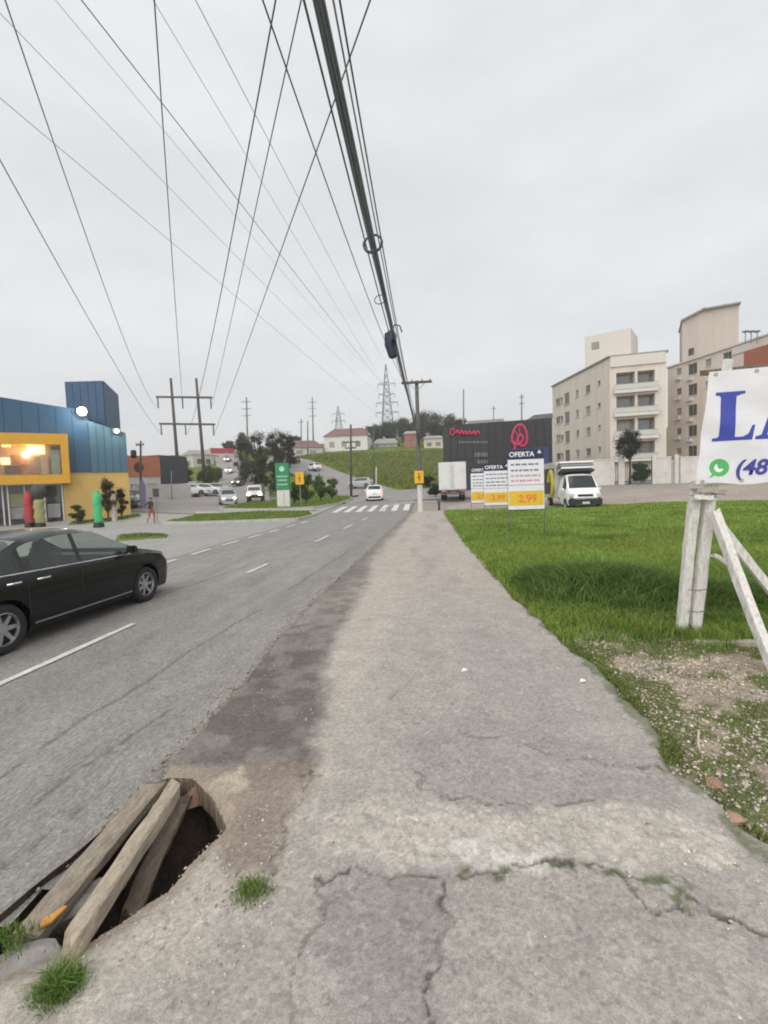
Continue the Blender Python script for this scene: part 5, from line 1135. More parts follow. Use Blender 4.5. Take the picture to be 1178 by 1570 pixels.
# apartment block A
c0, c1, c2 = at(849, 735, 82), at(936, 735, 64), at(1022, 735, 62.8)
zb_ = min(H(c1.x, c1.y), H(c2.x, c2.y))-.3; TOP = 17.3
A = thing('apartment_building', 'beige apartment block with stacked front balconies beside the black facade', 'building', (0, 0, 0))
O1 = Vector((c0.x, c0.y, zb_)); u1 = Vector((c1.x-c0.x, c1.y-c0.y, 0)); W1 = u1.length; u1.normalize(); Hh = TOP-zb_
rows = [zb_+2.9+i*2.95-zb_+.95 for i in range(4)]
ops = [];kinds = []
for t in rows:
    for f0, wd, h0, h1, mu in ((.07, 1.5, 0, 1.1, 1), (.16, .9, .1, 1.0, 0), (.255, 1.35, -.45, 1.35, 1), (.47, .75, .1, 1.1, 0), (.64, 1.1, 0, 1.1, 1), (.83, .6, .45, 1.05, 0)):
        ops.append((f0*W1, f0*W1+wd*1.25, t+h0, t+h1)); kinds.append(mu)
wall_open('side_wall', O1, u1, W1, Hh, ops, BEI, A)
for o_, mu in zip(ops, kinds): window(O1, u1, o_, A, WFR, WGL, mull=mu, sill=BEI2)
O2 = Vector((c1.x, c1.y, zb_)); u2 = Vector((c2.x-c1.x, c2.y-c1.y, 0)); W2 = u2.length; u2.normalize(); n2 = u2.cross(Vector((0, 0, 1)))
ops2 = []
for t in rows: ops2 += [(.12*W2, .45*W2, t-.9, t+1.35), (.50*W2, .80*W2, t-.9, t+1.35)]
wall_open('front_wall', O2, u2, W2, Hh, ops2, BEI, A, depth=1.3)
rz2 = math.atan2(u2.y, u2.x)
for o_ in ops2:
    window(O2, u2, (o_[0]+.1, o_[1]-.1, o_[2]+.05, o_[3]-.15), A, WFR, WGL, depth=1.28, mull=1, name='balcony_door')
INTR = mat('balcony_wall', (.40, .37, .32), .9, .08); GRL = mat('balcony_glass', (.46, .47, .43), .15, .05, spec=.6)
for o_ in ops2:
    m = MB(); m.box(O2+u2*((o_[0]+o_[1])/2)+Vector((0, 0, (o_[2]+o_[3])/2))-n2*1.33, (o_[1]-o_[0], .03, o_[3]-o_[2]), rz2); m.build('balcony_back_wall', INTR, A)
for t in rows:
    m = MB(); m.box(O2+u2*(.46*W2)+Vector((0, 0, t-1.12))+n2*.30, (.78*W2, .62, .42), rz2); bs = m.build('balcony', BEI2, A)
    m = MB(); m.box(O2+u2*(.46*W2)+Vector((0, 0, t-.55))+n2*.56, (.76*W2, .03, .62), rz2); m.build('glass_railing', GRL, bs)
    m = MB(); m.box(O2+u2*(.46*W2)+Vector((0, 0, t-.22))+n2*.56, (.77*W2, .06, .05), rz2); m.build('handrail', WFR, bs)
    m = MB(); m.box(O2+u2*(.845*W2)+Vector((0, 0, t-.75))+n2*.2, (.45, .5, .4), rz2); m.build('air_conditioner', WFW, A)
dback = Vector((-n2.x, -n2.y, 0))*17.5
m = MB(); q0, q1, q2 = O1, O2, Vector((c2.x, c2.y, zb_)); q3 = q2+dback; q4 = q0+(q3-q2)*.15
m.prism([v+Vector((0, 0, 0))+Vector((0, .35, 0)) for v in (q0, q1)]+[q2+Vector((-.1, 1.4, 0)), q3], (0, 0, Hh-.5)) if False else None
m = MB(); m.quad(q2, q3, q3+Vector((0, 0, Hh)), q2+Vector((0, 0, Hh))); m.quad(q3, q0, q0+Vector((0, 0, Hh)), q3+Vector((0, 0, Hh))); m.add([q0+Vector((0, 0, Hh-.4)), q1+Vector((0, 0, Hh-.4)), q2+Vector((0, 0, Hh-.4)), q3+Vector((0, 0, Hh-.4))], [(0, 1, 2, 3)]); m.build('rear_wall', BEI, A)
m = MB()
for a, b in ((q0, q1), (q1, q2), (q2, q3)):
    d = b-a; m.box((a+b)/2+Vector((0, 0, Hh+.09)), (d.length+.2, .45, .18), math.atan2(d.y, d.x))
m.build('parapet_coping', SLATE, A)
ta, tb = at(898, 560, 70), at(969, 560, 67); tt_ = at(898, 524, 70).z; m = MB(); u = Vector((tb.x-ta.x, tb.y-ta.y, 0)); rzq = math.atan2(u.y, u.x); cc = (ta+tb)/2+Vector((1.6, 3, 0)); zc = (TOP-1+tt_+.8)/2
m.box((cc.x, cc.y, zc), (u.length, 6, tt_+.8-TOP+1), rzq); tw_ = m.build('roof_tower', BEI2, A)
m = MB(); q = at(913, 530, 66.2); m.box((q.x, q.y, q.z), (.9, .3, .9), rzq); m.build('vent', SLATE, tw_)
# the parapet panel above the balconies
m = MB(); m.box(O2+u2*(.5*W2)+Vector((0, 0, Hh-.62))+n2*.10, (W2*.98, .22, 1.35), rz2); m.build('fascia', BEI2, A)
# apartment block B (behind the banner)
d0, d1 = at(1024, 735, 72), at(1230, 735, 54)
Bb = thing('apartment_building', 'tan apartment block with tall blank stair tower behind the banner', 'building', (0, 0, 0))
O3 = Vector((d0.x, d0.y, 1.0)); u3 = Vector((d1.x-d0.x, d1.y-d0.y, 0)); W3 = u3.length; u3.normalize(); H3 = 16.2; ops = []
for i in range(5):
    t = 3.6+i*2.75
    if t+1.2 > H3: break
    for s0, wd, hh_, lo in ((1.6, .9, .9, .2), (3.6, 1.5, 1.5, -.3), (6.4, .9, .9, .2), (9.0, 1.2, 1.2, 0), (12.0, 1.2, 1.2, 0), (15.5, 1.2, 1.2, 0)): ops.append((s0, s0+wd, t+lo, t+lo+hh_))
wall_open('front_wall', O3, u3, W3, H3, ops, BEI, Bb)
for k, o_ in enumerate(ops):
    window(O3, u3, o_, Bb, WFR, WGL, mull=1 if o_[1]-o_[0] > 1 else 0, sill=BEI2)
    if k % 6 in (0, 1): m = MB(); n3 = u3.cross(Vector((0, 0, 1))); m.box(O3+u3*(o_[0]+.4)+Vector((0, 0, o_[2]-.45))+n3*.2, (.8, .4, .5), math.atan2(u3.y, u3.x)); m.build('air_conditioner', WFW, Bb)
n3 = u3.cross(Vector((0, 0, 1))); e3 = O3+u3*W3
m = MB(); bk = -n3*14; m.quad(O3+bk, O3, O3+Vector((0, 0, H3)), O3+bk+Vector((0, 0, H3))); m.quad(e3, e3+bk, e3+bk+Vector((0, 0, H3)), e3+Vector((0, 0, H3))); m.add([O3+Vector((0, 0, H3-.3)), e3+Vector((0, 0, H3-.3)), e3+bk+Vector((0, 0, H3-.3)), O3+bk+Vector((0, 0, H3-.3))], [(0, 1, 2, 3)]); m.build('side_walls', BEI3, Bb)
m = MB(); rz3 = math.atan2(u3.y, u3.x); m.box((O3+e3)/2+Vector((0, 0, H3+.1)), (W3+.3, .5, .2), rz3); m.build('parapet_coping', BEI2, Bb)
t0_, t1_ = at(1047, 556, 69), at(1134, 556, 66.5); zt0, zt1 = at(1047, 490, 69).z, at(1100, 470, 67.5).z; u = Vector((t1_.x-t0_.x, t1_.y-t0_.y, 0)); ul = u.length; u.normalize(); nn = u.cross(Vector((0, 0, 1)))
Pp = [t0_.xy.to_3d()+Vector((0, 0, H3-1)), t0_.xy.to_3d()+u*ul+Vector((0, 0, H3-1)), t0_.xy.to_3d()+u*ul+Vector((0, 0, zt1)), t0_.xy.to_3d()+u*ul*.38+Vector((0, 0, zt1)), t0_.xy.to_3d()+Vector((0, 0, zt0))]
m = MB(); m.prism([p+nn*-.8 for p in Pp], -nn*6); tw_ = m.build('stair_tower', BEI3, Bb)
m = MB(); 
for a, b in ((4, 3), (3, 2)):
    pa, pb_ = Pp[a], Pp[b]; d = pb_-pa; m.box((pa+pb_)/2+Vector((0, 0, .1))-nn*3.5, (d.length+.3, 6.5, .2), math.atan2(u.y, u.x), ry=-math.asin(d.z/d.length))
m.build('tower_coping', SLATE, tw_)
q = at(1060, 540, 67.6); m = MB(); m.box((q.x-.1, q.y-.2, q.z), (.7, .25, .9), rz3); m.build('tower_window', WGL, tw_)
q = at(1166, 547, 57); m = MB(); m.box((q.x+1, q.y, q.z), (4, 2.5, 2.1), rz3); m.build('brick_penthouse', mat('red_brick_face', (.33, .12, .075), .9, .2, 6), Bb)
q = at(1155, 524, 58); m = MB(); m.box((q.x+2.5, q.y+1, q.z), (7, 3, .9), rz3); m.build('penthouse_slab', BEI2, Bb)
for k in range(3):
    q = at(1143+k*9, 513, 58); m = MB(); m.tube([(q.x, q.y, q.z-1), (q.x, q.y, q.z+.2)], .05, 6); m.lathe([(0, 0), (.32, .1), (.32, .2), (0, .28)], (q.x, q.y, q.z+.2), 'Z', 12); m.build('roof_ventilator', STEEL, Bb)

# white street wall with gates in front of the apartments
Fw = thing('boundary_wall', 'white boundary wall with gates in front of the apartment blocks', 'wall', (0, 0, 0))
f0, f1 = at(905, 742, 52), at(1110, 740, 50); WW = mat('white_wall', (.60, .575, .54), .9, .08, 1.5, dirt=((.36, .33, .29), .5, 1.3)); u = Vector((f1.x-f0.x, f1.y-f0.y, 0)); LW = u.length; u.normalize(); rzf = math.atan2(u.y, u.x)
def fpos(px): return (px-905)/(1110-905)*LW
gz = lambda s: H(f0.x+u.x*s, f0.y+u.y*s)-.15
for a, b in ((905, 941), (951, 957), (1006, 1032), (1046, 1110)):
    s0, s1 = fpos(a), fpos(b); m = MB(); z0 = gz((s0+s1)/2); c = Vector((f0.x, f0.y, z0))+u*((s0+s1)/2); m.box(c+Vector((0, 0, 1.35)), (s1-s0, .2, 2.7), rzf); pn = m.build('wall_panel', WW, Fw); m = MB(); m.box(c+Vector((0, 0, 2.75)), (s1-s0+.1, .32, .1), rzf); m.build('coping', BEI2, pn)
for px in (941, 957, 1006, 1040): s0 = fpos(px); m = MB(); m.box(Vector((f0.x, f0.y, gz(s0)))+u*s0+Vector((0, 0, 1.5)), (.35, .38, 3.0), rzf); m.build('pillar', WW, Fw, True, .02)
GG = mat('dark_green_gate', (.03, .06, .04), .6, .2)
for a, b in ((943, 951), (959, 1004)):
    s0, s1 = fpos(a), fpos(b); g_ = MB(); z0 = gz(s0); m = MB(); k = 0; s = s0+.05
    fr_ = MB(); fr_.box(Vector((f0.x, f0.y, z0))+u*((s0+s1)/2)+Vector((0, 0, 2.4)), (s1-s0-.1, .06, .08), rzf); fr_.box(Vector((f0.x, f0.y, z0))+u*((s0+s1)/2)+Vector((0, 0, .4)), (s1-s0-.1, .06, .08), rzf); gg = fr_.build('gate', GG, Fw)
    while s < s1: m.tube([Vector((f0.x, f0.y, z0+.3))+u*s, Vector((f0.x, f0.y, z0+2.5))+u*s], .03, 4); s += .16
    m.build('bars', GG, gg)
s0, s1 = fpos(1032), fpos(1046); m = MB(); z0 = gz(s0); m.box(Vector((f0.x, f0.y, z0+1.25))+u*((s0+s1)/2), (s1-s0, .08, 2.4), rzf); m.build('metal_gate', mat('grey_gate', (.35, .34, .33), .5, .1), Fw)

# ------------------------------------------------------------------ black facade
e0, e1 = at(681, 745, 56), at(848, 745, 54); zb_ = H(e0.x, e0.y)-.2; ztp = at(848, 641, 54).z; u = Vector((e1.x-e0.x, e1.y-e0.y, 0)); LW = u.length; u.normalize(); rzk = math.atan2(u.y, u.x); nn = u.cross(Vector((0, 0, 1)))
K = thing('shop_building', 'long black shop facade with a pink knot emblem behind the posters', 'building', (0, 0, 0))
BK = mat('black_cladding', (.012, .013, .018), .5, .15, 2); BK2 = mat('charcoal_cladding', (.020, .022, .025), .55, .25, 2.5, dirt=((.045, .047, .05), .6, 2.2))
O = Vector((e0.x, e0.y, zb_)); Hk = ztp-zb_; np_ = 14; pwid = LW/np_; cs_ = (440-160)/(820-160)
for k in range(np_):                      # cladding boards with open joints
    for j in range(2):
        m = MB(); lw = k/np_ < cs_; c = O+u*(pwid*(k+.5))+Vector((0, 0, Hk*(.25+.5*j)))+nn*(.0 if lw else .12); m.box(c, (pwid-.03, .12, Hk*.5-.03), rzk); m.build('cladding_panel', BK2 if lw else BK, K)
m = MB(); c = O+u*(LW/2)+Vector((0, 0, Hk/2))-nn*5.2; m.box(c, (LW, 10, Hk-.1), rzk); m.build('shell', BK2, K)
MK = frame_mat(O+nn*.2, u); PK = mat('magenta_sign', (.42, .03, .09), .5, .05, emit=(.8, .04, .14), estr=.03)
def kl(px, py):
    Mi = MK.inverted(); o_ = Mi@Vector((0, 0, CAM_Z)); dd = Mi.to_3x3()@ray(px, py); t = -o_.z/dd.z; q = o_+dd*t; return q
def stroke(pts, rad, name, m_): mm = MB(); mm.tube([MK@kl(a, b) for a, b in pts], rad, 6); return mm.build(name, m_, K, True)
def smoothp(P, n=40):
    P = np.array(P, float); t = np.arange(len(P)); T = np.linspace(0, len(P)-1, n); out = []
    for x in T:
        i = min(int(x), len(P)-2); f = x-i; p0, p1, p2, p3 = P[max(i-1, 0)], P[i], P[i+1], P[min(i+2, len(P)-1)]
        out.append(.5*((2*p1)+(-p0+p2)*f+(2*p0-5*p1+4*p2-p3)*f*f+(-p0+3*p1-3*p2+p3)*f**3))
    return out
stroke(smoothp([(788,692),(790,684),(785,675),(787,663),(792,654),(798,651),(804,655),(808,666),(808,678),(803,684),(797,682),(794,674),(797,667),(802,670),(800,678),(793,682),(788,678)]), .16, 'emblem', PK)
stroke(smoothp([(789,660),(794,668),(792,676),(787,681)]), .09, 'emblem', PK); stroke(smoothp([(797,652),(797,662),(800,668)]), .08, 'emblem', PK)
stroke(smoothp([(690,667),(692,659),(695,657),(697,662),(695,667),(692,666)]), .10, 'script_sign', PK)
stroke(smoothp([(699,665),(702,660),(705,666),(708,660),(711,666),(714,661),(717,667),(720,661),(723,666),(727,661),(729,667),(733,661),(736,666)], 60), .11, 'script_sign', PK)
GT = mat('grey_lettering', (.14, .145, .15), .6)
for (a, b, y_, h_) in ((703, 748, 678, .22), (728, 748, 697, .5), (732, 748, 708, .4)):
    m = MB(); x = a
    while x < b: 
        w_ = random.uniform(2.5, 5.5); pA, pB = kl(x, y_), kl(min(x+w_, b), y_); m.box(MK@((pA+pB)/2), (abs(pB.x-pA.x)*.85, .05, h_), rzk); x += w_+.8
    m.build('lettering', GT, K)
m = MB(); pA, pB = kl(780, 700), kl(842, 700); m.box(MK@((pA+pB)/2+Vector((0, 0, .03))), (abs(pB.x-pA.x), .05, 1.9), rzk); m.build('blue_sign_panel', mat('deep_blue_sign', (.015, .03, .12), .5, .1), K)
m = MB(); m.box(O+u*(LW*.4)+Vector((0, 0, Hk+.25))-nn*4, (LW*.35, 5, .5), rzk); m.build('roof_plant', SLATE, K)

# ------------------------------------------------------------------ blue shop with the yellow display box
BL = mat('blue_cladding', (.026, .080, .155), .5, .08, 1.2); BL_LIT = mat('lamplit_blue_cladding', (.055, .125, .18), .5, .08, 1.2); YW = mat('yellow_frame', (.62, .33, .025), .55, .06, 1.5); CRM = mat('ochre_wall', (.55, .38, .13), .85, .08, 1, dirt=((.42, .29, .12), .3, .8))  # lighter blue of the right end has the floodlight's glow put into its colour
St = thing('shop_building', 'blue clad shop with a yellow framed lit display window at left', 'building', (0, 0, 0))
s0_, s1_ = at(0, 790, 29.5), at(197, 778, 34.0); u = Vector((s1_.x-s0_.x, s1_.y-s0_.y, 0)); LS = u.length; u.normalize(); rzs = math.atan2(u.y, u.x); nn = u.cross(Vector((0, 0, 1))); zg = -.15
MS = frame_mat(Vector((s0_.x, s0_.y, 0)), u); MSi = MS.inverted()
def sl(px, py, off=0.0):
    o_ = MSi@Vector((0, 0, CAM_Z)); dd = MSi.to_3x3()@ray(px, py); t = (off-o_.z)/dd.z; q = o_+dd*t; return q.x, q.y
def sbox(name, x0, x1, y0, y1, z0, z1, m_, parent=St, bevel=0.0):
    m = MB(); P = [Vector((a, b, c)) for c in (z0, z1) for a, b in ((x0, y0), (x1, y0), (x1, y1), (x0, y1))]; m.add([MS@p for p in P], [(0, 3, 2, 1), (4, 5, 6, 7), (0, 1, 5, 4), (1, 2, 6, 5), (2, 3, 7, 6), (3, 0, 4, 7)]); return m.build(name, m_, parent, bool(bevel), bevel)
xb = sl(197, 725)[0]; ybl = sl(150, 724)[1]; xt0, xt1 = sl(108, 600, -1.5)[0], sl(181, 600, -1.5)[0]; ytw = sl(140, 586, -1.5)[1]; yl = sl(0, 607)[1]; yr = sl(108, 626)[1]; ymid = sl(192, 664)[1]; xm = sl(138, 690)[0]
XL = -14.0
sbox('lower_wall', sl(98, 760)[0]+.0, xb, zg, ybl, -10, 0, CRM)
# upper walls: vertical cladding panels, sloping roof line
def panels(x0, x1, ya, ytop, m_, off, n):
    wdt = (x1-x0)/n
    for k in range(n):
        a, b = x0+k*wdt+.012, x0+(k+1)*wdt-.012; m = MB(); m.prism([MS@Vector(p) for p in ((a, ya, off-.06), (b, ya, off-.06), (b, ytop(b), off-.06), (a, ytop(a), off-.06))], nn*.06*1); m.build('cladding_panel', m_, St)
tl = lambda x: yl+(yr-yl)*(x-0)/(sl(108, 626)[0])
panels(XL, xm, ybl, lambda x: tl(x) if x < sl(108,626)[0] else tl(sl(108,626)[0]), BL, .05, 20)
panels(xm, xb, ybl, lambda x: ymid+ (sl(140,645)[1]-ymid)*max(0, (xb-x)/(xb-xm)), BL_LIT, .08, 5)
m = MB(); m.prism([MS@Vector(p) for p in ((XL, ybl, -.06), (xm, ybl, -.06), (xm, tl(sl(108,626)[0])-.03, -.06), (sl(108,626)[0], tl(sl(108,626)[0])-.03, -.06), (XL, tl(XL)-.03, -.06))], -nn*12); m.build('core', BL, St); sbox('core_base', XL, sl(98,760)[0], zg, ybl, -12, -3.6, BL); sbox('core', xm, xb, ybl, ymid-.15, -12, -.0, BL_LIT)
tp = [at(108, 700, 37.0), at(166, 700, 37.4), at(187, 700, 43.0), at(150, 700, 45.0)]; tzt = at(140, 585, 37.2).z
m = MB(); m.prism([Vector((p.x, p.y, ybl+.5)) for p in tp], (0, 0, tzt-ybl-.5)); m.build('tower', BL, St)
for (qa, qb, nk) in ((tp[0], tp[1], 5), (tp[1], tp[2], 5)):
    du = Vector((qb.x-qa.x, qb.y-qa.y, 0)); dl_ = du.length; du.normalize(); dn_ = du.cross(Vector((0, 0, 1)))
    for k in range(nk):
        m = MB(); m.box(Vector((qa.x, qa.y, (ybl+.6+tzt)/2))+du*(dl_*(k+.5)/nk)+dn_*.03, (dl_/nk-.025, .05, tzt-ybl-.5), math.atan2(du.y, du.x)); m.build('cladding_panel', BL, St)
sbox('roof_trim', XL, sl(108,626)[0], tl(XL)-.1, tl(XL)+.05, -.3, -.2, SLATE) if False else None
# yellow display box
x0, x1 = -9.0, sl(105, 700, 1.0)[0]; yb0, yt0 = sl(50, 742, 1.0)[1], sl(50, 664, 1.0)[1]; wb, wt = sl(50, 728, 1.0)[1], sl(50, 681, 1.0)[1]; wx1 = sl(94, 700, 1.0)[0]
sbox('frame_bottom', x0, x1, yb0, wb, .10, 1.0, YW); sbox('frame_top', x0, x1, wt, yt0, .10, 1.0, YW); sbox('frame_side', wx1, x1, wb, wt, .10, 1.0, YW)
WARM = mat('warm_wall', (.65, .45, .22), .8, .1, 2); sbox('display_back', x0, wx1, wb, wt, .02, .09, WARM); 
GLIT = mat('warm_lamp', (1, .8, .5), .4, 0, emit=(1.0, .66, .26), estr=1.5)
for (a, b, c, d) in ((42, 68, 682, 696), (3, 16, 678, 685), (2, 15, 702, 712), (31, 40, 702, 709)):
    xa, ya = sl(a, d, .25); xb_, yb_ = sl(b, c, .25); sbox('display_light', xa, xb_, ya, yb_, .2, .3, GLIT)
for (a, b, c, d, cl) in ((44, 54, 699, 726, (.42, .25, .14)), (56, 62, 700, 727, (.30, .26, .18)), (64, 74, 698, 727, (.52, .42, .30)), (8, 30, 714, 727, (.16, .10, .06)), (18, 40, 698, 712, (.45, .20, .08)), (80, 91, 690, 728, (.30, .42, .32)), (78, 92, 684, 690, (.08, .08, .05))):
    xa, ya = sl(a, d, .45); xb_, yb_ = sl(b, c, .45); sbox('display_item', xa, xb_, ya, yb_, .35, .5, mat('item_%d_%d' % (a, c), cl, .6, .2, 3))
m = MB(); gl = mat('shop_glass', (.9, .9, .9), .02, 0, trans=1.0)
sbox('display_pane', x0, wx1-.01, wb+.01, wt-.01, .90, .915, gl)
li = bpy.data.lights.new('display_lamp', 'POINT'); li.energy = 55; li.color = (1, .72, .38); li.shadow_soft_size = .3; lo = bpy.data.objects.new('display_lamp', li); COL.objects.link(lo); lo.location = MS@Vector((sl(40, 700, .6)[0], (wb+wt)/2+.35, .65)); lo.parent = St
# ground floor shop front
gx0, gx1 = x0, sl(98, 760)[0]; yh = sl(50, 744)[1]
sbox('shopfront_back', gx0, gx1, zg, yh, -3.5, -3.4, mat('shop_inner', (.16, .15, .13), .8, .3, 1.2)); sbox('shopfront_ceiling', gx0, gx1, yh, yb0+.02, -3.5, .6, WFW)
for px in (4, 12, 38, 68, 96): xa = sl(px-1.2, 760)[0]; xb_ = sl(px+1.2, 760)[0]; sbox('shopfront_mullion', xa, xb_, zg, yh, -.12, .0, WFW)
sbox('shopfront_pane', gx0, gx1-.02, zg+.1, yh-.05, -.08, -.07, gl)
for (a, b, c, d, cl) in ((14, 35, 757, 778, (.42, .45, .15)), (17, 37, 778, 796, (.62, .62, .60)), (74, 92, 772, 794, (.66, .66, .66)), (70, 92, 748, 770, (.13, .14, .14))):
    xa, ya = sl(a, d, -.2); xb_, yb_ = sl(b, c, -.2); sbox('window_poster', xa, xb_, ya, yb_, -.25, -.2, mat('poster_%d_%d' % (a, c), cl, .6, .1, 3))
# floodlights
def flood(px, py, off, rad, label, estr, power):
    x, y = sl(px, py, off); p = MS@Vector((x, y, off)); r = thing('floodlight', label, 'floodlight', p)
    m = MB(); m.tube([MS.to_3x3()@Vector((0, 0, -off*.9)), Vector((0, 0, 0))], .04, 6); m.build('bracket', STEEL, r)
    m = MB(); m.box((0, 0, 0), (.5, .25, .4), rzs); m.build('housing', BLK, r); m = MB(); m.lathe([(0, .10), (rad*.8, .06), (rad, 0)], (0, 0, 0), 'Z', 16)
    bm_ = m.build('lens', mat('flood_lens_%d' % px, (1, 1, .9), .3, 0, emit=(1.0, .96, .80), estr=estr), r, True); bm_.matrix_local = Matrix.Translation(nn*.14)@nn.to_track_quat('Z', 'Y').to_matrix().to_4x4()
    li = bpy.data.lights.new('flood_light', 'POINT'); li.energy = power; li.color = (1, .94, .78); li.shadow_soft_size = .2; lo = bpy.data.objects.new('flood_light', li); COL.objects.link(lo); lo.parent = r; lo.location = nn*.5
flood(126, 631, .45, .30, 'bright round floodlight on the blue shop wall', 14, 220)
flood(179, 661, .35, .14, 'small white lamp on the right end of the blue shop', 8, 40)

# ------------------------------------------------------------------ buildings at middle distance, left
def simple_block(name, label, pxa, pxb, pyt, Ya, Yb, m_, depth=8, wins=(), band=None, roof=None):
    a, b = at(pxa, 745, Ya), at(pxb, 745, Yb); zt_ = at((pxa+pxb)/2, pyt, (Ya+Yb)/2).z; zb_ = min(H(a.x, a.y), H(b.x, b.y))-.6; u = Vector((b.x-a.x, b.y-a.y, 0)); W = u.length; u.normalize(); nn = u.cross(Vector((0, 0, 1))); O = Vector((a.x, a.y, zb_)); Hh = zt_-zb_
    r = thing(name, label, 'building', (0, 0, 0)); ops = [(W*x0, W*x1, Hh*y0, Hh*y1) for x0, x1, y0, y1 in wins]
    wall_open('front_wall', O, u, W, Hh, ops, m_, r)
    for o_ in ops: window(O, u, o_, r, WFR, WGL, fw_=.06, mull=1)
    m = MB(); c = O+u*(W/2)-nn*(depth/2+.3)+Vector((0, 0, Hh/2)); m.box(c, (W-.02, depth, Hh-.02), math.atan2(u.y, u.x)); m.build('walls', m_, r)
    if band: m = MB(); m.box(O+u*(W/2)+Vector((0, 0, Hh*(band[0]+band[1])/2))+nn*.03, (W, .1, Hh*(band[1]-band[0])), math.atan2(u.y, u.x)); m.build('upper_band', band[2], r)
    if roof:
        rh, rm = roof; e = .35; P = [O+u*-e+nn*e, O+u*(W+e)+nn*e, O+u*(W+e)-nn*(depth+e), O+u*-e-nn*(depth+e)]; P = [p+Vector((0, 0, Hh)) for p in P]; R1, R2 = (P[0]+P[3])/2+u*W*.18+Vector((0, 0, rh)), (P[1]+P[2])/2-u*W*.18+Vector((0, 0, rh))
        m = MB(); m.add(P+[R1, R2], [(0, 1, 5, 4), (1, 2, 5), (2, 3, 4, 5), (3, 0, 4), (0, 3, 2, 1)]); m.build('roof', rm, r)
    return r, O, u, nn, W, Hh
ORG = mat('faded_orange', (.40, .16, .085), .85, .12, 1.2); WHW = mat('off_white_wall', (.52, .50, .47), .9, .1, 1); TILE = mat('clay_tile', (.19, .115, .10), .9, .25, 2, stretch=(1, 1, 3)); GRYB = mat('dark_grey_clad', (.055, .058, .068), .6, .12, 2)
r, O, u, nn_, W, Hh = simple_block('shop_building', 'low building with faded orange upper storey beyond the blue shop', 196, 247, 699, 56, 60, WHW, band=(.52, 1.0, ORG), wins=[(.08, .3, .08, .36), (.55, .9, .08, .36)])
m = MB(); m.lathe([(0, 0), (.62, .0), (.62, .08), (0, .08)], (0, 0, 0), 'Y', 18); e = m.build('round_emblem', mat('dark_maroon', (.10, .03, .025), .7), r); e.location = O+u*(W*.34)+nn_*.16+Vector((0, 0, Hh*.74)); e.rotation_euler = (0, 0, math.atan2(u.y, u.x))
simple_block('shop_building', 'dark grey clad building right of the orange storeyed one', 246, 289, 699, 64, 70, GRYB, wins=[(.1, .4, .05, .3), (.5, .9, .05, .3)])
r = thing('boundary_wall', 'low white wall in front of the dark grey building', 'wall', (0, 0, 0)); a, b = at(205, 750, 50), at(292, 747, 56); m = MB(); d = b-a; m.box(((a.x+b.x)/2, (a.y+b.y)/2, H((a.x+b.x)/2, (a.y+b.y)/2)+.6), (d.xy.length, .2, 2.0), math.atan2(d.y, d.x)); m.build('panel', WHW, r)
simple_block('house', 'white house with red signboard above the descending road', 326, 362, 687, 150, 155, WHW, band=(.55, 1.0, mat('dull_red_board', (.36, .05, .07), .7)), wins=[(.1, .35, .1, .4), (.6, .85, .1, .4)], depth=10)
simple_block('house', 'grey roofed house left of the red signboard on the slope', 300, 330, 697, 130, 135, WHW, roof=(1.6, SLATE), wins=[(.15, .4, .3, .7), (.6, .85, .3, .7)])
simple_block('house', 'white walled house under a broad red tiled roof on the grass hill', 500, 566, 668, 142, 142, mat('chalk_wall', (.66, .645, .62), .9, .06, 1), roof=(2.9, TILE), wins=[(.12, .24, .3, .65), (.40, .52, .3, .65), (.72, .84, .3, .65)], depth=12)
simple_block('house', 'red roofed house lower left of the broad roofed one', 446, 498, 686, 136, 140, WHW, roof=(2.6, TILE), wins=[(.2, .4, .3, .7), (.6, .8, .3, .7)], depth=11)
simple_block('house', 'long pale house at the top right of the grass hill', 574, 612, 680, 150, 150, mat('blue_grey_wall', (.36, .38, .40), .9, .1, 1), roof=(2.0, SLATE), wins=[(.1, .25, .3, .7), (.4, .55, .3, .7), (.7, .85, .3, .7)], depth=9)
simple_block('house', 'small house with red front behind the T topped pole', 622, 645, 665, 146, 146, mat('brick_front', (.34, .13, .10), .9, .15, 1.5), roof=(1.3, SLATE), wins=[(.2, .45, .25, .6), (.58, .8, .25, .6)], depth=8)
simple_block('house', 'cream house between the T topped pole and the black facade', 652, 682, 672, 142, 142, mat('cream_wall', (.55, .50, .40), .9, .1, 1), roof=(1.2, SLATE), wins=[(.15, .4, .3, .65), (.6, .85, .3, .65)], depth=8)
simple_block('house', 'grey roofed house showing above the left of the black facade', 722, 772, 648, 120, 120, WHW, roof=(1.2, SLATE), depth=9)
simple_block('house', 'dark roofed house showing above the right of the black facade', 812, 852, 642, 110, 108, WHW, roof=(1.6, mat('dark_roof', (.08, .08, .085), .8)), depth=9)

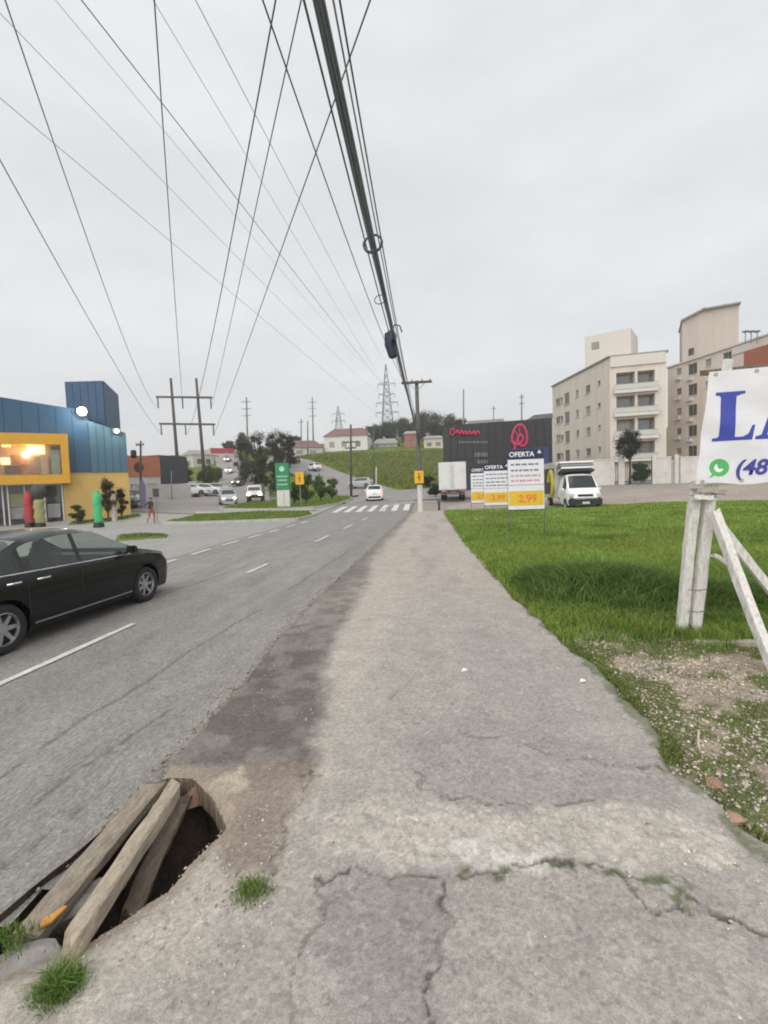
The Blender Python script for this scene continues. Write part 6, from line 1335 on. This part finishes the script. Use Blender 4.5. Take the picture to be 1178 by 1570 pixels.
# ------------------------------------------------------------------ green price sign, fabric tubes, person
gb = base_at(436, 781, 38.5); r = thing('totem_sign', 'tall green topped roadside sign with white base on the grass island', 'sign', gb, R(5))
wT = 21*38.5/FPX; zT = at(434, 710, 38.5).z-gb.z; zM = at(434, 751, 38.5).z-gb.z
m = MB(); m.box((0, 0, zM/2-.1), (wT*.94, .35, zM+.2)); m.build('white_base', WHITEP, r, True, .02); m = MB(); m.box((0, 0, (zM+zT)/2), (wT, .42, zT-zM)); gp_ = m.build('green_panel', mat('sign_green', (.015, .21, .085), .45, .06), r, True, .02)
m = MB(); m.lathe([(0, -.225), (.22, -.222), (.22, -.20)], (0, 0, zM+(zT-zM)*.78), 'Y', 20); m.build('round_mark', mat('pale_green_mark', (.45, .62, .50), .5), gp_)
m = MB()
for k, (zf, wf_) in enumerate(((.5, .8), (.36, .65), (.2, .75))): m.box((0, -.218, zM+(zT-zM)*zf), (wT*wf_, .012, .10))
m.build('lettering', mat('pale_green_letter', (.35, .52, .42), .5), gp_); m = MB(); m.box((.06, -.182, zM*.55), (.05, .012, zM*.6)); m.build('seam', SLATE, r)
def fabric_tube(px, pyb, pyt, Y, rad, label, col, topcol=None, lean=0):
    b = base_at(px, pyb, Y); hgt = at(px, pyt, Y).z-b.z; r = thing('fabric_tube', label, 'inflatable', b); m = MB(); n = 16
    m.tube([(lean*(i/n)**2+.02*math.sin(i*1.1), .02*math.cos(i*.9), .28+(hgt-.3)*i/n) for i in range(n+1)], [rad*(1+.05*math.sin(i*2.1))*(1 if i < n-1 else .6) for i in range(n+1)], 14); m.build('body', mat('fabric_'+label.split()[0]+label.split()[1], col, .7, .12, 3), r, True)
    m = MB(); m.box((0, 0, .15), (.5, .5, .36), taper=.8); m.build('blower', PLAST, r, True, .05)
    if topcol: m = MB(); m.lathe([(.02, hgt-.25), (rad*1.25, hgt), (rad*1.5, hgt+.35), (rad*1.2, hgt+.7), (.02, hgt+.85)], (lean, 0, 0), 'Z', 14); m.build('head', mat('head_'+label.split()[0], topcol, .7, .3, 4), r, True)
    return r
fabric_tube(152, 808, 752, 26.6, .23, 'bright green fabric tube standing on the pavement before the shop', (.06, .45, .17), None)
fabric_tube(46, 800, 753, 28.2, .27, 'red fabric tube standing before the shop front', (.38, .045, .055), None)
fabric_tube(62, 800, 762, 28.3, .30, 'olive fabric tube with dark rounded head before the shop front', (.30, .29, .13), (.055, .055, .05))
m = MB(); p = base_at(176, 793, 31.2)
r = thing('gate_post', 'pale upright post beside the dark bushes at the yellow wall', 'post', p); m.box((0, 0, .9), (.28, .28, 2.0), taper=.9); m.build('shaft', mat('pinkish_post', (.48, .41, .38), .8, .1), r, True, .02)
p = base_at(216, 781, 37); r = thing('feather_flag', 'faded violet feather flag beside the parked silver car', 'flag', p); m = MB(); m.tube([(0, 0, 0), (0, 0, 2.0), (.15, 0, 2.5)], .025, 6); m.build('pole', STEEL, r); m = MB(); m.prism([(0.03, 0, .3), (.5, .03, .5), (.55, .03, 2.0), (.35, .02, 2.5), (.12, 0, 2.5), (.03, 0, 2.0)], (0, .01, 0)); m.build('cloth', mat('violet_cloth', (.28, .27, .45), .8, .1), r)
p = base_at(242, 800, 29.5); r = thing('street_pole', 'thin grey post beside the walking person at the grass strip', 'pole', p); m = MB(); m.tube([(0, 0, -.1), (0, 0, 1.9)], .03, 8); m.build('shaft', STEEL, r); m = MB(); m.box((.02, -.04, 1.95), (.42, .03, .55)); m.build('sign_back', mat('dark_sign_back', (.05, .045, .04), .7), r)
# person walking
def person(loc, rz, label):
    r = thing('person', label, 'person', loc, rz)
    J = [((0, 0, .92), .13), ((0, .0, 1.12), .125), ((0, .0, 1.34), .155), ((0, .01, 1.44), .07), ((0, .02, 1.52), .055), ((0, .03, 1.60), .095), ((0, .03, 1.68), .085),
         ((.09, .06, .84), .095), ((.10, .16, .48), .065), ((.10, .10, .10), .042), ((.10, .20, .05), .04), ((-.09, -.04, .84), .095), ((-.10, -.06, .48), .065), ((-.10, -.26, .14), .042), ((-.10, -.20, .05), .04),
         ((.17, 0, 1.36), .06), ((.23, -.10, 1.12), .046), ((.22, -.02, .90), .036), ((.22, .02, .80), .034), ((-.17, 0, 1.36), .06), ((-.23, .08, 1.12), .046), ((-.22, .20, .93), .036), ((-.21, .26, .85), .034)]
    E = [(0, 1), (1, 2), (2, 3), (3, 4), (4, 5), (5, 6), (0, 7), (7, 8), (8, 9), (9, 10), (0, 11), (11, 12), (12, 13), (13, 14), (2, 15), (15, 16), (16, 17), (17, 18), (2, 19), (19, 20), (20, 21), (21, 22)]
    me = bpy.data.meshes.new('body'); me.from_pydata([j[0] for j in J], E, []); me.update(); o = bpy.data.objects.new('body', me); COL.objects.link(o)
    o.modifiers.new('s', 'SKIN'); 
    for v, j in zip(me.skin_vertices[0].data, J): v.radius = (j[1], j[1])
    me.skin_vertices[0].data[0].use_root = True; sd = o.modifiers.new('d', 'SUBSURF'); sd.levels = 2; sd.render_levels = 2
    nm = bpy.data.meshes.new_from_object(o.evaluated_get(bpy.context.evaluated_depsgraph_get())); bpy.data.objects.remove(o)
    skin = mat('skin', (.30, .17, .11), .6, .05); shirt = mat('dark_shirt', (.025, .024, .026), .85, .1); sh = mat('dull_red_shorts', (.32, .10, .09), .85, .1); shoe = mat('shoe', (.05, .05, .05), .8); hair = mat('hair', (.015, .012, .01), .7)
    nm.materials.clear()
    for k in (skin, shirt, sh, shoe, hair): nm.materials.append(k)
    for p in nm.polygons:
        c = p.center; p.use_smooth = True
        p.material_index = 3 if c.z < .09 else 0 if c.z < .46 else 2 if (c.z < .93 and abs(c.x) < .19) else 0 if (c.z < 1.13 and abs(c.x) > .18) else 1 if c.z < 1.45 else 4 if (c.z > 1.68 or (c.z > 1.58 and c.y < .02)) else 0
    link(bpy.data.objects.new('body', nm), r); return r
p = base_at(233, 803, 28.4); person(p, R(-15), 'person in dark shirt and reddish shorts walking by the grass strip')

# ================================================================== TREES AND SHRUBS
BARK = mat('bark', (.09, .07, .05), .95, .25, 8, .5, 30)
def tree(name, label, px, pyb, pyt, Y, rpx, dens=1.0, col=(.045, .075, .022), lobes=7, flat=.75, trunk=.35, group=None, leaf=None, base=None):
    b = base if base is not None else base_at(px, pyb, Y); hgt = at(px, pyt, Y).z-b.z; rad = rpx*Y/FPX; r = thing(name, label, 'tree' if name.endswith('tree') else 'shrub', b, 0, group); rr = np.random.default_rng(int(px*7+pyt))
    m = MB(); th = hgt*trunk; r0 = max(.05, hgt*.022); m.tube([(0, 0, -.3), (.03*hgt*.2, 0, th*.6), (0, .02*hgt, th), (.0, 0, hgt*.8)], [r0*1.3, r0, r0*.8, r0*.2], 8)
    cs = []
    lobes = int(lobes*2.6)
    for k in range(lobes):
        a = 6.283*k/lobes*3.1+rr.random(); q = rr.random()**.6; zc = th+(hgt-th)*(.08+.78*rr.random()); f = math.sin(math.pi*min(.95, max(.1, (zc-th*.7)/(hgt-th*.7))))**.6
        c = np.array([math.cos(a)*rad*.66*q*f, math.sin(a)*rad*.66*q*f, zc]); cs.append((c, rad*(.14+.22*rr.random())))
        m.tube([(0, 0, th*(.8+.2*rr.random())), tuple(c*.5+np.array([0, 0, th*.45])), tuple(c)], [r0*.6, r0*.4, r0*.12], 5, False)
    cs.append((np.array([0, 0, hgt-rad*.42]), rad*.45)); m.build('trunk', BARK, r, True)
    ls = leaf or max(.08, 1.75*Y/FPX); n = int(min(8000, dens*240*len(cs)*(rad/ls/6)**1.1)); n = max(n, 700)
    per = n//len(cs); P = []
    for c, q in cs:
        d = rr.normal(size=(per, 3)); d /= np.linalg.norm(d, axis=1)[:, None]; s = q*rr.random(per)**.55*(1+.35*(rr.random(per)-.5))*np.where(rr.random(per) < .2, 1.55, 1.0); P.append(c+d*s[:, None]*np.array([1, 1, flat]))
    P = np.concatenate(P); P[:, 2] = np.maximum(P[:, 2], .05); n = len(P); cl = np.array(col)*(.55+.9*rr.random((n, 1)))*(.75+.5*fbm(P[:, 0]/rad*2+px, P[:, 2]/rad*2, 5))[:, None]
    A_ = rr.normal(size=(n, 3)); A_ /= np.linalg.norm(A_, axis=1)[:, None]; B_ = np.cross(A_, rr.normal(size=(n, 3))); B_ /= np.linalg.norm(B_, axis=1)[:, None]; sz = ls*(.5+.8*rr.random((n, 1)))
    V = np.stack([P-A_*sz*.6, P+B_*sz*.32, P+A_*sz*.6, P-B_*sz*.32], 1); F = np.arange(n*4).reshape(-1, 4)
    fast_mesh('crown', V.reshape(-1, 3), F, LEAF, r, np.repeat(cl[:, None], 4, 1).reshape(-1, 3)); return r
GA = 'trees on the slope behind the green sign'
for px, pyb, pyt, Y, rp, lab, cl in [(378,750,668,88,24,'leftmost dark tree on the slope behind the green sign', (.066,.074,.04)), (402,750,657,92,26,'tall dark tree left of the sign top on the slope', (.07,.076,.042)), (428,745,655,96,24,'tallest dark tree directly above the green sign', (.064,.071,.042)), (446,740,664,102,14,'narrow dark tree at the right end of the slope trees', (.068,.075,.042)),
                                     (400,765,695,72,26,'broad bushy tree low on the slope left of the green sign', (.072,.084,.038)), (425,765,702,68,22,'bushy tree just behind the green sign', (.068,.08,.038))]:
    tree('dark_tree', lab, px, pyb, pyt, Y, rp, 1.3, cl, 13, .9, .06, GA)
GB = 'shrubs on the grass island'
for px, pyb, pyt, Y, rp, lab, cl in [(470,777,722,44,20,'large leafy shrub right of the yellow sign on the island', (.10,.16,.04)), (492,772,728,48,16,'leafy shrub in the middle of the island shrubs', (.11,.17,.045)), (510,768,733,52,13,'shrub at the right tip of the island', (.115,.175,.045)), (452,779,738,42,12,'dark shrub between the green sign and the yellow sign', (.075,.12,.035))]:
    tree('leafy_shrub', lab, px, pyb, pyt, Y, rp, 1.2, cl, 8, .95, .15, GB)
GC = 'bushes below the twin poles'
for px, pyb, pyt, Y, rp, lab, cl in [(318,752,712,86,20,'green bush at the foot of the right twin pole', (.10,.14,.045)), (332,745,718,95,15,'pale green bush beside the descending road', (.12,.16,.05)), (284,752,704,82,18,'dark tree behind the left twin pole', (.07,.075,.045)), (266,750,720,78,14,'dark bush before the dark grey building', (.07,.075,.045))]:
    tree('roadside_tree', lab, px, pyb, pyt, Y, rp, 1.2, cl, 11, .9, .05, GC)
GD = 'trees on the skyline behind the pylon'
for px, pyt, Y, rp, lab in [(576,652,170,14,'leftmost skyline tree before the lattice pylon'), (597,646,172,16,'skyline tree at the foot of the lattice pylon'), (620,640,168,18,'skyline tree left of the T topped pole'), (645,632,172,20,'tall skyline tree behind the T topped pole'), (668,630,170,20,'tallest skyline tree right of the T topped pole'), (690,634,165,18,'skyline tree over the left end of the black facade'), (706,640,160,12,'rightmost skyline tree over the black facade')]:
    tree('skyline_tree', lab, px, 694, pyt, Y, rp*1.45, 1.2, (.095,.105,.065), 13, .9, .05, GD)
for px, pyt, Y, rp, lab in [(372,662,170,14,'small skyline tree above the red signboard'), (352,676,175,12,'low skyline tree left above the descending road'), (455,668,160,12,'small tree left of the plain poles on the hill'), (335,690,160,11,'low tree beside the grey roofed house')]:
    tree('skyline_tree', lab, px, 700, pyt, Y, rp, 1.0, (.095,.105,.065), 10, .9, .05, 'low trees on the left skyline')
tree('garden_tree', 'dark grey leaved tree in front of the balconies', 966, 738, 657, 51, 28, 1.5, (.062, .066, .055), 9, .75, .45)
tree('clipped_shrub', 'green shrub behind the dark green gate', 983, 736, 708, 52.5, 20, 1.4, (.06, .12, .04), 8, .8, .1)
tree('dark_shrub', 'dark brown leaved bush against the yellow wall behind the green tube', 166, 793, 733, 31.0, 16, 1.4, (.075, .065, .035), 8, 1.0, .2)
tree('dark_shrub', 'dark rounded bush right of the pale post at the yellow wall', 187, 790, 748, 32.0, 13, 1.2, (.055, .048, .035), 7, .9, .15)
tree('dark_shrub', 'low dark hedge bush at the foot of the yellow wall', 120, 794, 772, 29.6, 14, 1.2, (.06, .085, .03), 7, .5, .1)
tree('roadside_shrub', 'small bush behind the box truck at the lot edge', 668, 768, 742, 47, 14, 1.0, (.04, .06, .025), 7, .7, .15)
# the mown slope keeps a bushy lower edge
tree('roadside_shrub', 'low bush at the foot of the grass hill behind the T topped pole', 655, 752, 730, 66, 14, 1.0, (.05, .085, .03), 7, .6, .1)

# ================================================================== AIR
m = MB(); m.box((0, 460, 34.0), (1760, 1040, 74.0))
hz = m.build('haze', None); hz['kind'] = 'stuff'; hz['label'] = 'pale damp air over the whole street'; hz['category'] = 'haze'
hm = bpy.data.materials.new('damp_air'); hm.use_nodes = True; hn = hm.node_tree; hn.nodes.clear(); ho = hn.nodes.new('ShaderNodeOutputMaterial'); hv = hn.nodes.new('ShaderNodeVolumePrincipled')
hv.inputs['Color'].default_value = (.95, .96, .98, 1); hv.inputs['Density'].default_value = 0.0007; hv.inputs['Anisotropy'].default_value = 0.1
hn.links.new(hv.outputs['Volume'], ho.inputs['Volume']); hz.data.materials.clear(); hz.data.materials.append(hm)
